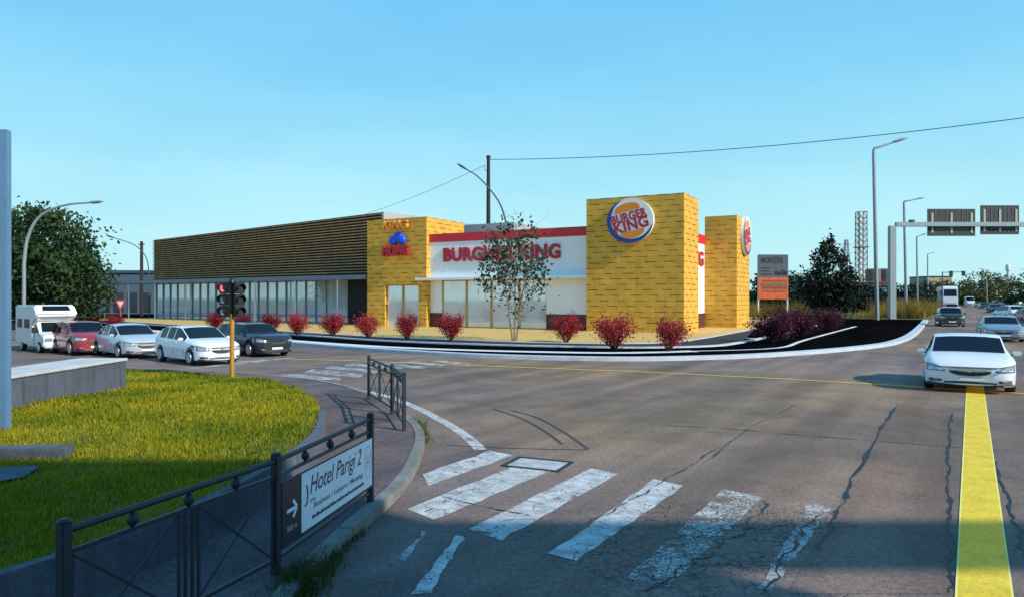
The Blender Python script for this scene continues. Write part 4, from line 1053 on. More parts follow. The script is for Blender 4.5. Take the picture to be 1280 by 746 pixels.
mb = MB(); mb.box(-.45, .45, -.06, .06, zpx(302, 104) - .5, zpx(302, 104) - .38); mb.build('crossarm', M_wood, T)
A = at(115, 100); T = thing('utility_pole', 'thin dark pole between the large tree and the shed roof', 'utility pole', A)
mb = MB(); mb.tube([(0, 0, -.1), (0, 0, zpx(304, 100)), (.3, 0, zpx(302, 100))], .09, 8); mb.build('pole', M_galb, T)
mb = MB(); mb.box(.1, .7, -.1, .1, zpx(302, 100), zpx(302, 100) + .15); mb.build('lamp_head', M_galb, T)
Dp = 86; A = at(610.5, Dp); T = thing('utility_pole', 'tall dark timber pole rising behind the restaurant roof', 'utility pole', A); zp = zpx(197, Dp)
mb = MB(); mb.tube([(0, 0, -.1), (0, 0, zp)], [.34, .2], 12); mb.build('pole', M_wood, T, smooth=50)
mb = MB(); mb.lathe([(.26, -.1), (.27, .15), (.1, .25)], 12, c=(0, 0, zp)); mb.build('pole_cap', M_wood, T)
mb = MB(); mb.tube([(-.2, 0, zp - 1.6), (-.42, 0, zp - 1.5), (-.45, 0, zp - .95)], .035, 6); mb.build('insulator_hook', M_galb, T)
M_cable = mat('black cable', (.015, .018, .022), .6, .1)
def cable(label, p, q, sag, r):
    mb = MB(); pts = [p.lerp(q, i / 30) - Vector((0, 0, sag * 4 * (i / 30) * (1 - i / 30))) for i in range(31)]; mb.tube(pts, r, 6)
    tag(mb.build('overhead_cable', M_cable, smooth=60), label, 'cable')
q = at(1310, 60); cable('long overhead cable running from the timber pole to the upper right', A + Vector((.2, 0, zp - .25)), Vector((q.x, q.y, zpx(143.5, 60))), .9, .035)
q = at(430, 118); cable('thin overhead cable sloping down left from the timber pole', A + Vector((-.45, 0, zp - .95)), Vector((q.x, q.y, zpx(276, 118))), .5, .025)
# right hand lamps
def mast_lamp(label, pxb, pyb, pxt, pyt, pxe, pye, r0, hl):
    B0 = g(pxb, pyb); D = B0.y; tp = at(pxt, D, zpx(pyt, D)) - B0; en = at(pxe, D, zpx(pye, D)) - B0
    return lamp(label, B0, [(0, 0, -.1), tp * .5, tp * .985, tp + (en - tp) * .03, tp + (en - tp) * .3, en], r0, r0 * .42, M_gal, en - tp, hl)
mast_lamp('tallest pale street lamp at the end of the black car park', 1096.5, 401, 1092, 186, 1117, 178, .24, 1.75)
mast_lamp('second tall pale street lamp behind the gantry post', 1133, 393, 1130, 252, 1146, 249, .24, 1.3)
mast_lamp('third street lamp, small, between gantry and lorry', 1147, 389, 1146, 296, 1152, 294, .2, 1.2)
mast_lamp('fourth street lamp, smallest, far along the verge', 1160, 385, 1159.5, 318, 1164, 316.5, .2, 1.0)
mast_lamp('thin far lamp post behind the brownish tree', 1234, 385, 1233, 338, 1229, 337, .15, 1.0)
# sign gantry
Bg = g(1115, 398.5); D = Bg.y; T = thing('sign_gantry', 'grey steel road gantry carrying the backs of two direction signs', 'gantry', Bg)
zt_ = zpx(283, D); xr_ = at(1330, D).x - Bg.x
def lx(px): return at(px, D).x - Bg.x
mb = MB(); mb.box(-.42, .42, -.3, .3, -.1, zt_ + .05); mb.build('post', M_gal, T, bevel=.05)
mb = MB(); mb.box(.43, xr_, -.22, .22, zpx(283.5, D), zpx(278, D)); mb.build('beam', M_gal, T, bevel=.04)
mb = MB(); mb.box(xr_ - .45, xr_ + .40, -.301, .301, -.1, zt_ - .35); mb.build('post', M_gal, T, bevel=.05)
mb = MB(); mb.box(lx(1137), lx(1142), -.3, .3, zpx(277.8, D), zpx(275, D)); mb.build('joint', M_galb, T)
M_sb = mat('sign back sheet', (.022, .028, .032), .6, .3, 1.2); M_grn = mat('green sign face', (.01, .10, .06), .5, .2)
for (x0, x1, y0, y1) in ((1161, 1221, 261, 295), (1227.5, 1276, 256.5, 293)):
    z0_, z1_ = zpx(y1, D), zpx(y0, D); zm = (z0_ + z1_) / 2 - .2
    mb = MB(); mb.box(lx(x0), lx(x1), .30, .38, z0_, z1_); s_ = mb.build('sign_panel', M_sb, T, bevel=.01)
    mb = MB(); n = 9
    for k in range(n): xk = lx(x0) + (lx(x1) - lx(x0)) * (k + .5) / n; mb.box(xk - .05, xk + .05, .265, .298, z0_ + .1, z1_ - .1)
    mb.build('stiffener', mat('sign stiffener', (.075, .08, .075), .6, .2), s_)
    for k in (.1, .5, .92): mb = MB(); xk = lx(x0) + (lx(x1) - lx(x0)) * k; mb.box(xk - .13, xk + .13, .225, .262, z0_ + .4, z1_ - .5); mb.build('bracket', mat('pale bracket', (.38, .38, .33), .5, .1), s_)
    mb = MB(); mb.box(lx(x0) + 1.1, lx(x1) - .9, .235, .262, z0_ + .75, z0_ + 1.25); mb.build('green_strip', M_grn, s_)
# billboard
Db = 97; X0, X1 = at(947, Db).x, at(985, Db).x; T = thing('billboard', 'standing billboard with dark company panel above an orange panel', 'billboard', ((X0 + X1) / 2, Db, 0), R(6)); hw = (X1 - X0) / 2
zt_, zm_, zb_ = zpx(318.5, Db), zpx(347, Db), zpx(374, Db)
for s_ in (-1, 1):
    mb = MB(); mb.box(s_ * hw - .09, s_ * hw + .09, -.09, .09, -.1, zt_ - .1); mb.build('leg', mat('pale billboard post', (.55, .55, .52), .6, .2), T)
mb = MB(); mb.box(-hw - .05, hw + .05, -.15, -.095, zm_ + .01, zt_); p1 = mb.build('upper_panel', mat('faded grey blue panel', (.055, .08, .11), .6, .35, .9), T)
mb = MB(); mb.box(-hw - .05, hw + .05, -.15, -.095, zb_, zm_ + .006); p2 = mb.build('lower_panel', mat('orange panel', (.55, .09, .02), .6, .35, 1.6), T)
lettering('lettering', 'MONTER', M_black, p1, (-.15, -.152, zt_ - .75), X, Z, NF, hw * 1.55, .85, .02, .03)
mb = MB()
for i in range(3): mb.box(-hw + .3, -hw + .3 + random.uniform(1.0, 1.9), -.165, -.152, zm_ + .35 + i * .42, zm_ + .5 + i * .42)
mb.build('text_line', M_black, p1)
mb = MB()
for x_, s_ in ((.45, .34), (.85, .26), (1.35, .42), (1.7, .3)): mb.lathe([(s_, 0), (s_ * .9, .01)], 9, 'y', (x_, -.162, zm_ + .25 + s_))
mb.build('picture', M_black, p1)
mb = MB(); mb.box(-hw + .25, hw - .1, -.1535, -.1505, zm_ - 1.62, zm_ - .72); mb.build('olive_band', mat('olive print', (.16, .10, .03), .6, .4, 2), p2)
mb = MB()
for zz, h_ in ((zm_ - .35, .22), (zm_ - 1.15, .26), (zm_ - 1.75, .18)): mb.box(-hw + .5, hw - .2, -.166, -.154, zz - h_, zz)
mb.build('text_line', mat('red brown print', (.30, .03, .015), .6, .3, 2), p2)
# give way sign at the far left
Dg_ = 66; A = at(151, Dg_); T = thing('give_way_sign', 'red and white triangular give way sign over the red bushes', 'sign', A)
zt_, zb_ = zpx(375, Dg_), zpx(390, Dg_); hw = 6.8 * Dg_ / F; zt_ += .05
mb = MB(); mb.tube([(0, 0, -.1), (0, 0, zt_)], .04, 8); mb.build('post', M_gal, T)
mb = MB(); mb.prism([(-hw, zt_), (hw, zt_), (0, zb_)], -.08, -.05); pl = mb.build('plate', mat('red sign enamel', (.6, .04, .05), .5, .05), T)
mb = MB(); mb.prism([(-hw * .62, zt_ - .17), (hw * .62, zt_ - .17), (0, zb_ + .38)], -.09, -.0805); mb.build('white_field', M_sgnw, pl)
# lattice mast, pylon, tanks
def lattice(name, label, cat, px, D, w0, w1, pyt, n, m, extra=None):
    A = at(px, D); T = thing(name, label, cat, A); h = zpx(pyt, D); mb = MB(); r = w0 * .05
    def c(i, k): w_ = w0 + (w1 - w0) * i / n; return ((-1, 1, 1, -1)[k] * w_ / 2, (-1, -1, 1, 1)[k] * w_ / 2, h * i / n)
    for k in range(4): mb.bar(c(0, k), c(n, k), r * 1.5)
    for i in range(n):
        for k in range(4): mb.bar(c(i, k), c(i + 1, (k + 1) % 4), r); mb.bar(c(i + 1, k), c(i + 1, (k + 1) % 4), r)
    mb.build('lattice', m, T); return T, h
M_lat = mat('rust streaked steel', (.16, .12, .11), .7, .3, .5)
T, h = lattice('lattice_tower', 'tall industrial lattice tower with twin columns right of the dark tree', 'tower', 1076.5, 250, 3.0, 2.7, 265, 16, M_lat)
mb = MB(); mb.tube([(-.6, 0, 0), (-.6, 0, h - .5)], .38, 10); mb.tube([(.75, 0, 0), (.75, 0, h - 2)], .3, 10); mb.build('column', mat('pale process column', (.45, .45, .45), .5, .2), T, smooth=40)
mb = MB(); mb.box(-2.3, 2.3, -2.3, 2.3, h * .28, h * .28 + .3); mb.box(-2.0, 2.0, -2, 2, h * .62, h * .62 + .25); mb.build('platform', M_lat, T)
T, h = lattice('pylon', 'faint thin lattice pylon left of the industrial tower', 'pylon', 1058, 330, 4.5, 1.0, 300, 10, mat('pale pylon steel', (.3, .36, .38), .6, .2))
mb = MB()
for z_, w_ in ((h - 2, 5), (h - 6, 7)): mb.bar((-w_, 0, z_), (w_, 0, z_), .25)
mb.build('crossarm', mat('pale pylon steel', (.3, .36, .38)), T)
M_tank = mat('brown grey tank', (.15, .12, .10), .7, .25, .3)
for px, r_, lab in ((1091.5, 2.4, 'brown storage tank right beside the lattice tower'), (1107, 2.4, 'brown storage tank furthest from the lattice tower')):
    A = at(px, 240); T = thing('storage_tank', lab, 'tank', A, 0, 'storage tanks'); z_ = zpx(336, 240)
    mb = MB(); mb.lathe([(r_, 0), (r_, z_ - .4), (r_ * .8, z_)], 24); mb.build('shell', M_tank, T, smooth=40)
    mb = MB()
    for zz in (z_ * .5, z_ * .8): mb.lathe([(r_ + .08, zz), (r_ + .08, zz + .25)], 24)
    mb.build('hoop', M_lat, T)
def block(name, label, px0, px1, D, pyt, m, mroof, dep=14, nwin=5):
    A = at(px0, D); wd_ = at(px1, D).x - A.x; T = thing(name, label, 'building', A); h = zpx(pyt, D)
    mb = MB(); mb.box(0, wd_, 0, dep, 0, h - .4); mb.build('wall', m, T)
    mb = MB(); mb.box(-.2, wd_ + .2, -.25, dep + .2, h - .398, h); mb.build('roof', mroof, T)
    for i in range(nwin):
        mb = MB(); xx = wd_ * (i + .25) / nwin; mb.box(xx, xx + wd_ * .5 / nwin, -.05, .1, h * .35, h * .7); mb.build('window', mat('far dark window', (.03, .04, .05), .2, .1), T)
    return T
M_whb = mat('far white wall', (.6, .62, .64), .7, .1, .2)
block('workshop', 'long white low workshop behind the tall street lamp', 1076, 1107, 190, 363, M_whb, M_greyw)
block('workshop', 'dark red roofed hall below the storage tanks', 1064, 1118, 235, 352, mat('far dark hall wall', (.10, .07, .06), .8, .2, .2), mat('rust roof', (.22, .07, .04), .8, .2, .3))
block('workshop', 'cream flat roofed works left of the white lorry', 1160, 1190, 300, 345, mat('far cream wall', (.34, .30, .18), .8, .15, .2), mat('dark far roof', (.05, .05, .05), .8))
block('workshop', 'small pale building between gantry post and far lorry', 1118, 1140, 220, 357, M_whb, mat('dark far roof', (.05, .05, .05), .8))
block('workshop', 'pale kiosk right of the brownish tree', 1240, 1252, 280, 350, M_whb, M_greyw, 8, 2)
block('workshop', 'blue company panel building behind the billboard', 986, 1000, 150, 345, mat('far blue wall', (.02, .08, .25), .6, .1), mat('dark far roof', (.05, .05, .05), .8), 6, 2)
A = at(1260, 280); T = thing('chimney', 'thin pale chimney shaft rising at the far right', 'tower', A); z_ = zpx(331, 280)
mb = MB(); mb.lathe([(.75, 0), (.5, z_ - 2.6)], 16); mb.build('shaft', M_whb, T, smooth=40)
mb = MB(); mb.lathe([(.5, z_ - 2.599), (.85, z_ - 2.3), (.85, z_ - .3), (.6, z_)], 16); mb.build('head', M_whb, T, smooth=40)
# far signals above the road
A = at(1178, 130); T = thing('signal_mast', 'far traffic signal arm with two black heads over the road', 'traffic light', A); z_ = zpx(342, 130)
mb = MB(); mb.tube([(0, 0, -.1), (0, 0, z_ + .3)], .1, 8); mb.tube([(0, 0, z_ + .2), (at(1206, 130).x - A.x, 0, z_ + .3)], .07, 8); mb.build('mast', M_galb, T)
for px, lit in ((1188, 0), (1203.5, 1)):
    x_ = at(px, 130).x - A.x; mb = MB(); mb.box(x_ - .3, x_ + .3, -.3, -.08, z_ - .45, z_ + .45); hh_ = mb.build('signal_head', M_tlb, T, bevel=.03)
# ================================================================== vehicles
def paint(name, c, metal=.0, rough=.28): return mat(name, c, rough, .05, .8, 0, metal, coat=.6)
M_wpaint = paint('white car paint', (.74, .77, .80)); M_dpaint = paint('dark graphite car paint', (.035, .04, .048), .4, .2)
M_blk = paint('black car paint', (.012, .014, .02), .2, .15); M_redpaint = paint('dark red car paint', (.28, .03, .045))
M_slv = paint('pale silver paint', (.55, .60, .64), .3, .25); M_silver = paint('silver blue car paint', (.30, .38, .45), .5, .3); M_gpaint = paint('dark green car paint', (.035, .05, .035), .2, .25); M_bpaint = paint('navy car paint', (.02, .04, .10), .2)
M_wg = glassmat('car glass', (.006, .010, .016), .03, .28)
M_tyre = mat('tyre rubber', (.012, .012, .013), .85, .2, 6); M_rimm = mat('alloy rim', (.45, .47, .50), .35, .1, 6, 0, .6)
M_trim = mat('black trim', (.012, .012, .014), .5, .2); M_lens = mat('headlight lens', (.30, .36, .42), .08, .5, 14, 0, .3, coat=.8); M_bulb = mat('bright reflector', (.8, .85, .9), .15, .1, 3, 0, .5)
M_chrome = mat('chrome', (.65, .67, .70), .15, .05, 2, 0, .9); M_plate = mat('number plate', (.60, .62, .64), .4, .05); M_amber = mat('amber lens', (.7, .22, .02), .2, .1); M_tail = mat('tail lens', (.35, .01, .015), .2, .1)
def key(keys, x):
    for (a, ya), (b_, yb) in zip(keys, keys[1:]):
        if x <= b_: 
            t = (x - a) / (b_ - a); return ya + (yb - ya) * t
    return keys[-1][1]
PROF = {
 'hatch': dict(deck=[(0, .62), (.01, .70), (.02, .74), (.13, .93), (.2, .975), (.35, 1.0), (.47, .995), (.55, .965), (.72, .70), (.78, .675), (.86, .64), (.93, .585), (.97, .53), (1, .46)],
   belt=[(0, .61), (.1, .67), (.3, .66), (.72, .62), (.85, .58), (.95, .53), (1, .45)], ws=(.55, .725), rw=(.02, .15), sw=(.15, .69), pil=(.30, .46)),
 'sedan': dict(deck=[(0, .58), (.008, .66), (.03, .70), (.15, .735), (.18, .76), (.30, .955), (.37, .99), (.45, 1.0), (.53, .99), (.59, .955), (.745, .70), (.80, .675), (.88, .63), (.94, .575), (.975, .52), (1, .45)],
   belt=[(0, .57), (.06, .66), (.3, .67), (.745, .62), (.86, .585), (.95, .53), (1, .44)], ws=(.59, .75), rw=(.175, .31), sw=(.24, .72), pil=(.36, .50)),
 'suv': dict(deck=[(0, .58), (.01, .66), (.02, .70), (.09, .93), (.14, .97), (.4, 1.0), (.55, .985), (.60, .96), (.73, .70), (.78, .69), (.9, .67), (.96, .62), (1, .52)],
   belt=[(0, .57), (.05, .66), (.72, .63), (.9, .61), (.97, .57), (1, .50)], ws=(.60, .735), rw=(.02, .10), sw=(.11, .70), pil=(.30, .46)),
 'van': dict(deck=[(0, .90), (.01, .97), (.03, .985), (.5, 1.0), (.66, .99), (.72, .95), (.87, .58), (.92, .53), (.97, .47), (1, .36)],
   belt=[(0, .52), (.7, .50), (.86, .50), (.93, .46), (1, .34)], ws=(.72, .87), rw=(.9, .9), sw=(.66, .83), pil=(.5, .5)),
}
def wheel(T, x, y, r, w_, side):
    mb = MB(); h = w_ / 2
    mb.lathe([(r * .62, -h), (r * .93, -h), (r, -h * .7), (r, h * .7), (r * .93, h), (r * .62, h)], 28, 'y', (x, y, r))
    o = mb.build('wheel', M_tyre, T, smooth=35)
    mb = MB(); ys_ = y + side * (h + .004)
    mb.lathe([(r * .64, -.03), (r * .66, .0), (r * .60, .006), (r * .57, -.02)], 28, 'y', (x, ys_, r))
    for k in range(7):
        a = 6.283 * k / 7; mb.bar((x + r * .1 * math.cos(a), ys_ - side * .01, r + r * .1 * math.sin(a)), (x + r * .6 * math.cos(a), ys_ - side * .01, r + r * .6 * math.sin(a)), .05, .02, up=(0, 1, 0))
    mb.lathe([(r * .16, -.02), (r * .16, .012)], 12, 'y', (x, ys_, r)); mb.build('rim', M_rimm, o)
    mb = MB(); mb.lathe([(r * .56, -.01), (r * .56, .0)], 20, 'y', (x, y + side * h * .55, r)); mb.build('wheel_backing', M_trim, o)
def car(name, label, loc, rz, kind, L, W, H, M, glass=M_wg, plate=True, group=None, grille='bar', cat='car', scale=None, face='front', lower=None):
    T = thing(name, label, cat, loc, rz, group, scale); p = PROF[kind]; r = .315 if kind in ('hatch', 'sedan') else .345
    xf, xr = L * .5 - L * .195, -L * .5 + L * .18
    n = 84; xs = sorted(set([i / n for i in range(n + 1)] + [p['ws'][0], p['ws'][1], p['rw'][0], p['rw'][1]]))
    rings = []; info = []
    for u in xs:
        x = (u - .5) * L; belt = key(p['belt'], u) * H; zt = max(key(p['deck'], u) * H, belt + .012)
        wd_ = W / 2 * key([(0, .80), (.015, .88), (.05, .955), (.16, 1), (.84, 1), (.91, .97), (.955, .90), (.985, .78), (1, .66)], u)
        gh = min(1, max(0, (zt - belt) / (H * .97 - belt)))
        roofw = .94 if kind == 'van' else .76
        wt = wd_ * (.86 * (1 - gh) + roofw * gh)
        bt = .20 + (.05 if u > .93 else 0) + (.08 if u < .06 else 0); arch = False
        for xw in (xf, xr):
            d = abs(x - xw); ra = r + .055
            if d < ra:
                z = r + math.sqrt(ra * ra - d * d)
                if z > bt: bt = z; arch = True
        mid = max(bt + .04, (bt + belt) * .5 if not arch else bt + .05)
        mid = min(mid, belt - .08)
        cr = .010 + .03 * gh
        pts = [(wd_ * .93, bt), (wd_ * .985, bt + .03), (wd_, mid), (wd_ * .985, belt - .05), (wd_ * .945, belt), (wt, max(belt + .006, zt - .055 * (.35 + .65 * gh))), (wt * .955, zt - cr), (wt * .5, zt - .006)]
        rings.append([(x, 0, bt + .01 if arch else .20)] + [(x, y, z) for y, z in pts] + [(x, 0, zt)] + [(x, -y, z) for y, z in reversed(pts)])
        info.append((u, gh))
    m = len(rings[0]); V_ = [q for rg in rings for q in rg]
    F_ = {'b': [], 'ws': [], 'rw': [], 'sw': [], 'cw': []}
    for i in range(len(rings) - 1):
        u = (xs[i] + xs[i + 1]) / 2; gh = (info[i][1] + info[i + 1][1]) / 2
        for k in range(m):
            f = (i * m + k, i * m + (k + 1) % m, (i + 1) * m + (k + 1) % m, (i + 1) * m + k)
            side = k in (5, 12)                      # belt -> roof edge
            topk = k in (7, 8, 9, 10)               # glass across
            c = 'b'
            if side and p['sw'][0] < u < p['sw'][1] and gh > .25 and not any(abs(u - q) < .009 for q in p['pil']) and not (kind == 'van' and u < .66): c = 'sw'
            elif topk and p['ws'][0] < u < p['ws'][1]: c = 'ws'
            elif topk and p['ws'][1] < u < p['ws'][1] + .016: c = 'cw'
            elif topk and p['rw'][0] < u < p['rw'][1]: c = 'rw'
            F_[c].append(f)
    F_['b'] += [tuple(range(m)), tuple((len(rings) - 1) * m + k for k in range(m))]
    def sub(fs, nm, ma, sm=35):
        if not fs: return
        ids = sorted({i for f in fs for i in f}); mp = {a: b_ for b_, a in enumerate(ids)}
        mb = MB(); mb.add([V_[i] for i in ids], [tuple(mp[i] for i in f) for f in fs]); return mb.build(nm, ma, T, smooth=sm)
    sub(F_['b'], 'body', M, 38); sub(F_['ws'], 'windscreen', glass); sub(F_['cw'], 'cowl', M_trim); sub(F_['rw'], 'rear_window', glass); [sub([f for f in F_['sw'] if s_ * V_[f[0]][1] > 0], 'side_window', glass) for s_ in (1, -1)]
    for xw in (xf, xr):
        for s_ in (1, -1): wheel(T, xw, s_ * (W / 2 - .115), r, .20, s_)
    # things laid on the front: x of the body outline for a given |y|
    fk = [(.66, 1), (.78, .985), (.90, .955), (.97, .91), (1.0, .84)]
    def xo(y, sgn=1):
        q = abs(y) / (W / 2)
        if sgn > 0:
            if q <= .655: return L / 2
            for (a, ua), (b_, ub) in zip(fk, fk[1:]):
                if q <= b_: return (ua + (ub - ua) * (q - a) / (b_ - a) - .5) * L
            return (.84 - .5) * L
        if q <= .79: return -L / 2
        return -L / 2 + (q - .79) / .21 * .05 * L
    def patch(nm, ma, y0, y1, zf, off=.016, sgn=1, par=T, nseg=8, thick=.03):
        mb = MB(); vs = []
        for i in range(nseg + 1):
            y = y0 + (y1 - y0) * i / nseg; za, zb = zf((y - y0) / (y1 - y0)); x = xo(y, sgn)
            for dx in (off, off - thick):
                vs += [(x + sgn * dx, y, za), (x + sgn * (dx - .035 * (dx > 0)), y, zb)]
        fs = []
        for i in range(nseg): a = 4 * i; c = a + 4; fs += [(a, c, c + 1, a + 1), (a + 2, a + 3, c + 3, c + 2), (a, a + 2, c + 2, c), (a + 1, c + 1, c + 3, a + 3)]
        fs += [(0, 1, 3, 2), (4 * nseg, 4 * nseg + 2, 4 * nseg + 3, 4 * nseg + 1)]
        mb.add(vs, fs); return mb.build(nm, ma, par, smooth=40)
    hb = key(p['belt'], 1) * H; k = H / 1.47; w2 = W / 2
    if face == 'front':
        big = kind == 'van'
        zh0, zh1 = (.44 * H * .8, .44 * H * .98) if big else (hb - .05, hb + .055)
        for s_ in (1, -1):
            h_ = patch('headlight', M_lens, s_ * w2 * .56, s_ * w2 * .985, lambda q: (zh0 - .02 - .0 * q, zh0 + .055 + (zh1 - zh0) * q), .022)
            patch('headlight_surround', M_trim, s_ * w2 * .53, s_ * w2 * 1.0, lambda q: (zh0 - .035, zh0 + .07 + (zh1 - zh0) * q), .014, par=h_)
            for q0, q1 in ((.64, .74), (.80, .90)): patch('reflector', M_bulb, s_ * w2 * q0, s_ * w2 * q1, lambda q: (zh0 + .0, zh0 + .045), .028, par=h_)
            f_ = patch('fog_light', M_trim, s_ * w2 * .60, s_ * w2 * .88, lambda q: (.29 * k, .42 * k - .05 * q), .018)
            patch('lamp_bulb', M_lens, s_ * w2 * .68, s_ * w2 * .78, lambda q: (.325 * k, .375 * k), .026, par=f_)
        gr = patch('grille', M_trim, -w2 * .44, w2 * .44, lambda q: (hb - .20 + .09 * abs(2 * q - 1) ** 3, hb - .005), .020)
        if grille == 'bar':
            patch('chrome_bar', M_chrome, -w2 * .46, w2 * .46, lambda q: (hb - .068, hb - .045), .036, par=gr); patch('chrome_bar', M_chrome, -w2 * .44, w2 * .44, lambda q: (hb - .002, hb + .014), .030, par=gr)
            mb = MB(); mb.box(L / 2 + .036, L / 2 + .05, -.09, .09, hb - .075, hb - .04); mb.box(L / 2 + .036, L / 2 + .048, -.03, .03, hb - .10, hb - .015); mb.build('badge', M_chrome, gr)
        if grille == 'ring':
            patch('chrome_bar', M_chrome, -w2 * .40, w2 * .40, lambda q: (hb + .0, hb + .016), .034, par=gr)
        patch('air_intake', M_trim, -w2 * .56, w2 * .56, lambda q: (.255 * k, .365 * k - .03 * abs(2 * q - 1) ** 2), .018)
        if plate: patch('number_plate', M_plate, -.26, .26, lambda q: (.335 * k, .435 * k), .030, nseg=1)
        patch('bumper_lip', M_trim, -w2 * .93, w2 * .93, lambda q: (.20, .25), .014); patch('bonnet_seam', M_trim, -w2 * .60, w2 * .60, lambda q: (hb + .030, hb + .037), .010)
    else:
        for s_ in (1, -1): patch('tail_light', M_tail, s_ * w2 * .62, s_ * w2 * .97, lambda q: (hb * .95, hb * .95 + .2), .02, -1)
        patch('number_plate', M_plate, -.26, .26, lambda q: (.62 * k, .72 * k), .02, -1, nseg=1); patch('rear_bumper', M_trim, -w2 * .8, w2 * .8, lambda q: (.28, .42), .02, -1)
    if kind != 'van' and len(F_['ws']):
        u0 = p['ws'][1]; xw0 = (u0 - .5) * L
        mb = MB(); zc0 = key(p['deck'], u0 - .012) * H
        for ya, yb in ((-.55, .05), (.0, .58)): mb = MB(); mb.bar((xw0 - .02, ya, zc0 + .035), (xw0 - .10, yb, key(p['deck'], u0 - .035) * H + .02), .018, .012); mb.build('wiper', M_trim, T)
    # mirrors, wipers, door lines and handles
    um = p['ws'][1] - .065; xm_ = (um - .5) * L; zb_ = key(p['belt'], um) * H
    for s_ in (1, -1):
        mb = MB(); MM = Matrix.Translation((xm_, s_ * (w2 + .06), zb_ + .06)); mb.box(-.05, .06, -.10, .10, -.055, .065, MM); h_ = mb.build('mirror', M, T, bevel=.03)
        mb = MB(); mb.bar((xm_, s_ * (w2 - .06), zb_ + .01), (xm_, s_ * (w2 + .0), zb_ + .03), .05, .03); mb.build('mirror_arm', M_trim, h_)
    for s_ in (1, -1):
        for u in ((p['ws'][1] - .03, .47, .25) if kind != 'van' else (.84, .66)):
            x = (u - .5) * L; b_ = key(p['belt'], u) * H
            mb = MB(); mb.box(x - .006, x + .006, min(s_ * (w2 * .998), s_ * (w2 * .998 + .004)), max(s_ * (w2 * .998), s_ * (w2 * .998 + .004)), .33, (b_ + .27) * .5 + .02); mb.build('door_seam', M_trim, T)
        for u in ((.50, .29) if kind != 'van' else (.70,)):
            x = (u - .5) * L; b_ = key(p['belt'], u) * H
            mb = MB(); mb.box(x - .0, x + .17, min(s_ * w2 * .985, s_ * (w2 + .02)), max(s_ * w2 * .985, s_ * (w2 + .02)), b_ - .13, b_ - .10); mb.build('door_handle', M, T)
    return T
hq = Vector((.74, -.67, 0)).normalized(); RQ = math.atan2(hq.y, hq.x); lq = Vector((-hq.y, hq.x, 0))
def queue(px, py, L, W): f = g(px, py); c = f - hq * (L / 2 - .1) + lq * (W / 2); return (c.x, c.y, 0)
car('parked_hatchback', 'white hatchback at the head of the queue left of the traffic light', queue(247, 458, 4.4, 1.85), RQ, 'hatch', 4.4, 1.85, 1.5, M_wpaint)
car('waiting_car', 'dark grey car stopped just right of the traffic light pole', queue(322, 447, 4.5, 1.85), RQ, 'suv', 4.4, 1.85, 1.5, M_dpaint, grille='ring')
car('waiting_car', 'silver white saloon queued between the white hatchback and the red car', queue(155, 449, 4.4, 1.85), RQ, 'sedan', 4.4, 1.85, 1.48, M_slv, grille='ring')
car('waiting_car', 'dark red hatchback queued behind the silver white saloon at the left', queue(93, 445, 4.1, 1.8), RQ, 'suv', 4.1, 1.8, 1.55, M_redpaint)
# oncoming and leaving traffic at the right
rr = math.atan2(-vd.y, -vd.x)
def facing(px, py, dx=0): p = g(px, py); return p
def road_car(name, label, px, py, kind, L, W, H, M, turn=0.0, ws=1.0, away=False, **k):
    p = g(px, py); a = math.atan2(-p.y, -p.x) + turn         # nearly head on
    if away: a += math.pi
    c = p + Vector((p.x, p.y, 0)).normalized() * L / 2
    return car(name, label, (c.x, c.y, 0), a, kind, L, W, H, M, scale=(1, ws, 1.04), face='rear' if away else 'front', **k)
road_car('oncoming_car', 'white saloon facing the viewer on the yellow stripe at the right', 1208, 491, 'sedan', 4.6, 1.9, 1.5, M_wpaint, R(2), 1.17)
road_car('oncoming_car', 'silver blue saloon coming behind the white saloon at the right edge', 1249, 427, 'sedan', 4.6, 1.9, 1.48, M_silver, R(6), 1.16)
road_car('oncoming_car', 'dark green off roader in the lane beside the car park end', 1187, 408, 'suv', 4.5, 1.9, 1.72, M_gpaint, R(6), 1.13)
road_car('oncoming_car', 'small white car squeezed between the off roader and the lorry', 1189, 393, 'suv', 4.2, 1.85, 1.75, M_wpaint, R(6), 1.2)
road_car('parked_van', 'white rounded van right of the white lorry far off', 1211.5, 383.5, 'van', 5.6, 2.15, 3.1, M_wpaint, R(8), 1.1, cat='van')
road_car('oncoming_car', 'navy car on the road behind the silver blue saloon', 1243, 391, 'hatch', 4.4, 1.85, 1.55, M_bpaint, R(8), 1.15)
road_car('leaving_car', 'white car with red tail lights at the right edge', 1262, 401, 'hatch', 4.3, 1.85, 1.75, M_wpaint, R(25), 1.1, away=True)
road_car('leaving_car', 'dark red car cut by the right picture edge', 1285, 407, 'hatch', 4.3, 1.85, 1.6, M_redpaint, R(20), 1.1, away=True)
road_car('distant_car', 'left one of two tiny white cars far off at the right', 1256, 381.5, 'van', 5.2, 2.1, 2.4, M_wpaint, R(40), 1.0, cat='van')
road_car('distant_car', 'right one of two tiny white cars far off at the right', 1269, 381.5, 'van', 5.2, 2.1, 2.4, M_wpaint, R(40), 1.0, cat='van')
road_car('distant_car', 'dark car following the navy car far off', 1230, 386, 'hatch', 4.4, 1.85, 1.55, M_blk, R(8), 1.1)
road_car('distant_car', 'white car at the right edge beyond the red tail lights', 1283, 390, 'suv', 4.4, 1.85, 1.65, M_wpaint, R(20), 1.1, away=True)
road_car('distant_car', 'grey car far off just right of the white van', 1223, 384, 'hatch', 4.4, 1.85, 1.6, M_silver, R(8), 1.1)
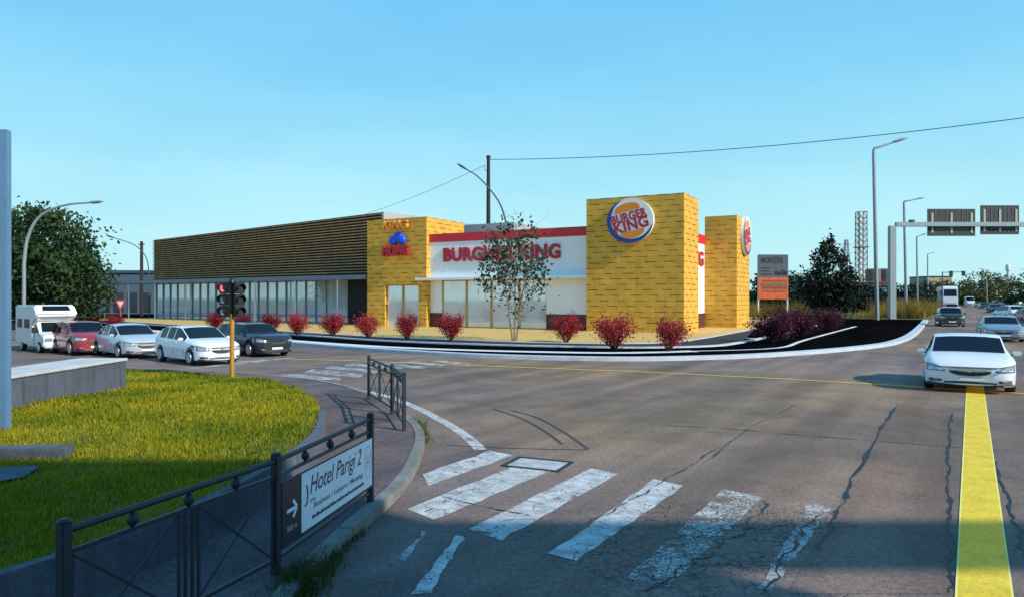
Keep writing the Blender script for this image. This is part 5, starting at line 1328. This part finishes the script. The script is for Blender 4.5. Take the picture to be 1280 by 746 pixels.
# white lorry
p = g(1188, 387); a = math.atan2(-p.y, -p.x) + R(7)
T = thing('white_lorry', 'white box lorry facing the viewer above the off roader', 'lorry', (p.x, p.y, 0), a)
W_, H_ = 1.55, zpx(357.5, p.y)
mb = MB(); mb.prism([(0, .5), (.05, 1.3), (-.12, H_ * .55), (-.35, H_ * .9), (-.7, H_ * .98), (-2, H_), (-2, .5)], -W_, W_); mb.build('cab', M_wpaint, T, bevel=.08)
mb = MB(); mb.box(-9, -2.1, -W_ - .1, W_ + .1, .9, H_ * 1.0); mb.build('box_body', M_wpaint, T, bevel=.05)
mb = MB(); mb.prism([(-.09, H_ * .56), (-.32, H_ * .86), (-.36, H_ * .86), (-.13, H_ * .56)], -W_ * .86, W_ * .86)
mb = MB(); mb.add([(-.10, -W_ * .85, H_ * .57), (-.10, W_ * .85, H_ * .57), (-.31, W_ * .82, H_ * .86), (-.31, -W_ * .82, H_ * .86)], [(0, 1, 2, 3)]); mb.build('windscreen', M_wg, T)
mb = MB(); mb.box(.03, .09, -W_ * .6, W_ * .6, 1.0, 1.6); mb.build('grille', M_trim, T)
for s_ in (1, -1):
    mb = MB(); mb.box(.03, .08, *sorted((s_ * W_ * .68, s_ * W_ * .95)), .75, 1.0); mb.build('headlight', M_lens, T)
    mb = MB(); mb.box(-.4, -.2, *sorted((s_ * (W_ + .12), s_ * (W_ + .4))), H_ * .58, H_ * .8); mb.build('mirror', M_trim, T)
    for x in (-1.0, -6.5): wheel(T, x, s_ * (W_ - .2), .5, .3, s_)
mb = MB(); mb.box(-.1, .1, -W_ * .98, W_ * .98, .42, .7); mb.build('bumper', M_trim, T)
# motorhome at the left
T = thing('motorhome', 'white motorhome with overcab bunk window at the far left of the queue', 'motorhome', (0, 0, 0), RQ)
Lm, Wm, Hm = 5.6, 2.2, 2.85
f = g(52, 442); sM = .80; c = f - hq * (Lm * sM / 2) + lq * (Wm * sM / 2); T.location = (c.x, c.y, 0); T.scale = (sM, sM, sM)
y0, y1 = -Wm / 2, Wm / 2
mb = MB(); mb.prism([(-2.8, .45), (.95, .45), (.95, 1.75), (1.45, 2.0), (1.75, 2.25), (1.72, 2.45), (1.2, Hm), (-2.75, Hm)], y0, y1); mb.build('body', M_wpaint, T, bevel=.09)
mb = MB(); mb.prism([(.96, .35), (2.75, .35), (2.8, .85), (2.65, 1.05), (1.95, 1.25), (1.30, 1.88), (.96, 1.74)], y0 + .12, y1 - .12); mb.build('cab', M_wpaint, T, bevel=.07)
mb = MB(); mb.add([(1.95 + .012, y0 + .25, 1.27), (1.95 + .012, y1 - .25, 1.27), (1.42, y1 - .33, 1.80), (1.42, y0 + .33, 1.80)], [(0, 1, 2, 3)]); mb.v = [(x + .02, y, z + .02) for x, y, z in mb.v]; mb.build('windscreen', M_wg, T)
mb = MB(); mb.add([(1.66, -.75, 2.33 + .18), (1.66, .75, 2.51), (1.32, .68, 2.77), (1.32, -.68, 2.77)], [(0, 1, 2, 3)]); mb.v = [(x + .035, y, z + .03) for x, y, z in mb.v]; mb.build('overcab_window', M_wg, T)
for s_ in (1, -1):
    yy = s_ * (Wm / 2 - .12)
    mb = MB(); mb.add([(1.05, yy + s_ * .012, 1.2), (1.80, yy + s_ * .012, 1.2), (1.35, yy + s_ * .012, 1.70), (1.05, yy + s_ * .012, 1.68)], [(0, 1, 2, 3)]); mb.build('side_window', M_wg, T)
    for xa, xb_ in ((-2.2, -1.3), (-.7, .3)):
        mb = MB(); mb.box(xa, xb_, *sorted((s_ * Wm / 2, s_ * (Wm / 2 + .03))), 1.45, 2.0); mb.build('side_window', M_wg, T, bevel=.01)
    mb = MB(); mb.box(2.68, 2.82, *sorted((s_ * .55, s_ * .92)), .72, .92); mb.build('headlight', M_lens, T, bevel=.02)
    mb = MB(); mb.box(1.75, 1.9, *sorted((s_ * (Wm / 2 + .02), s_ * (Wm / 2 + .24))), 1.2, 1.55); mb.build('mirror', M_trim, T, bevel=.02)
    for x in (1.95, -1.6): wheel(T, x, s_ * (Wm / 2 - .18), .34, .22, s_)
mb = MB(); mb.box(2.7, 2.83, -.5, .5, .68, .86); mb.build('grille', M_trim, T)
mb = MB(); mb.box(2.6, 2.86, -.95, .95, .33, .55); mb.build('bumper', M_plate, T, bevel=.04)
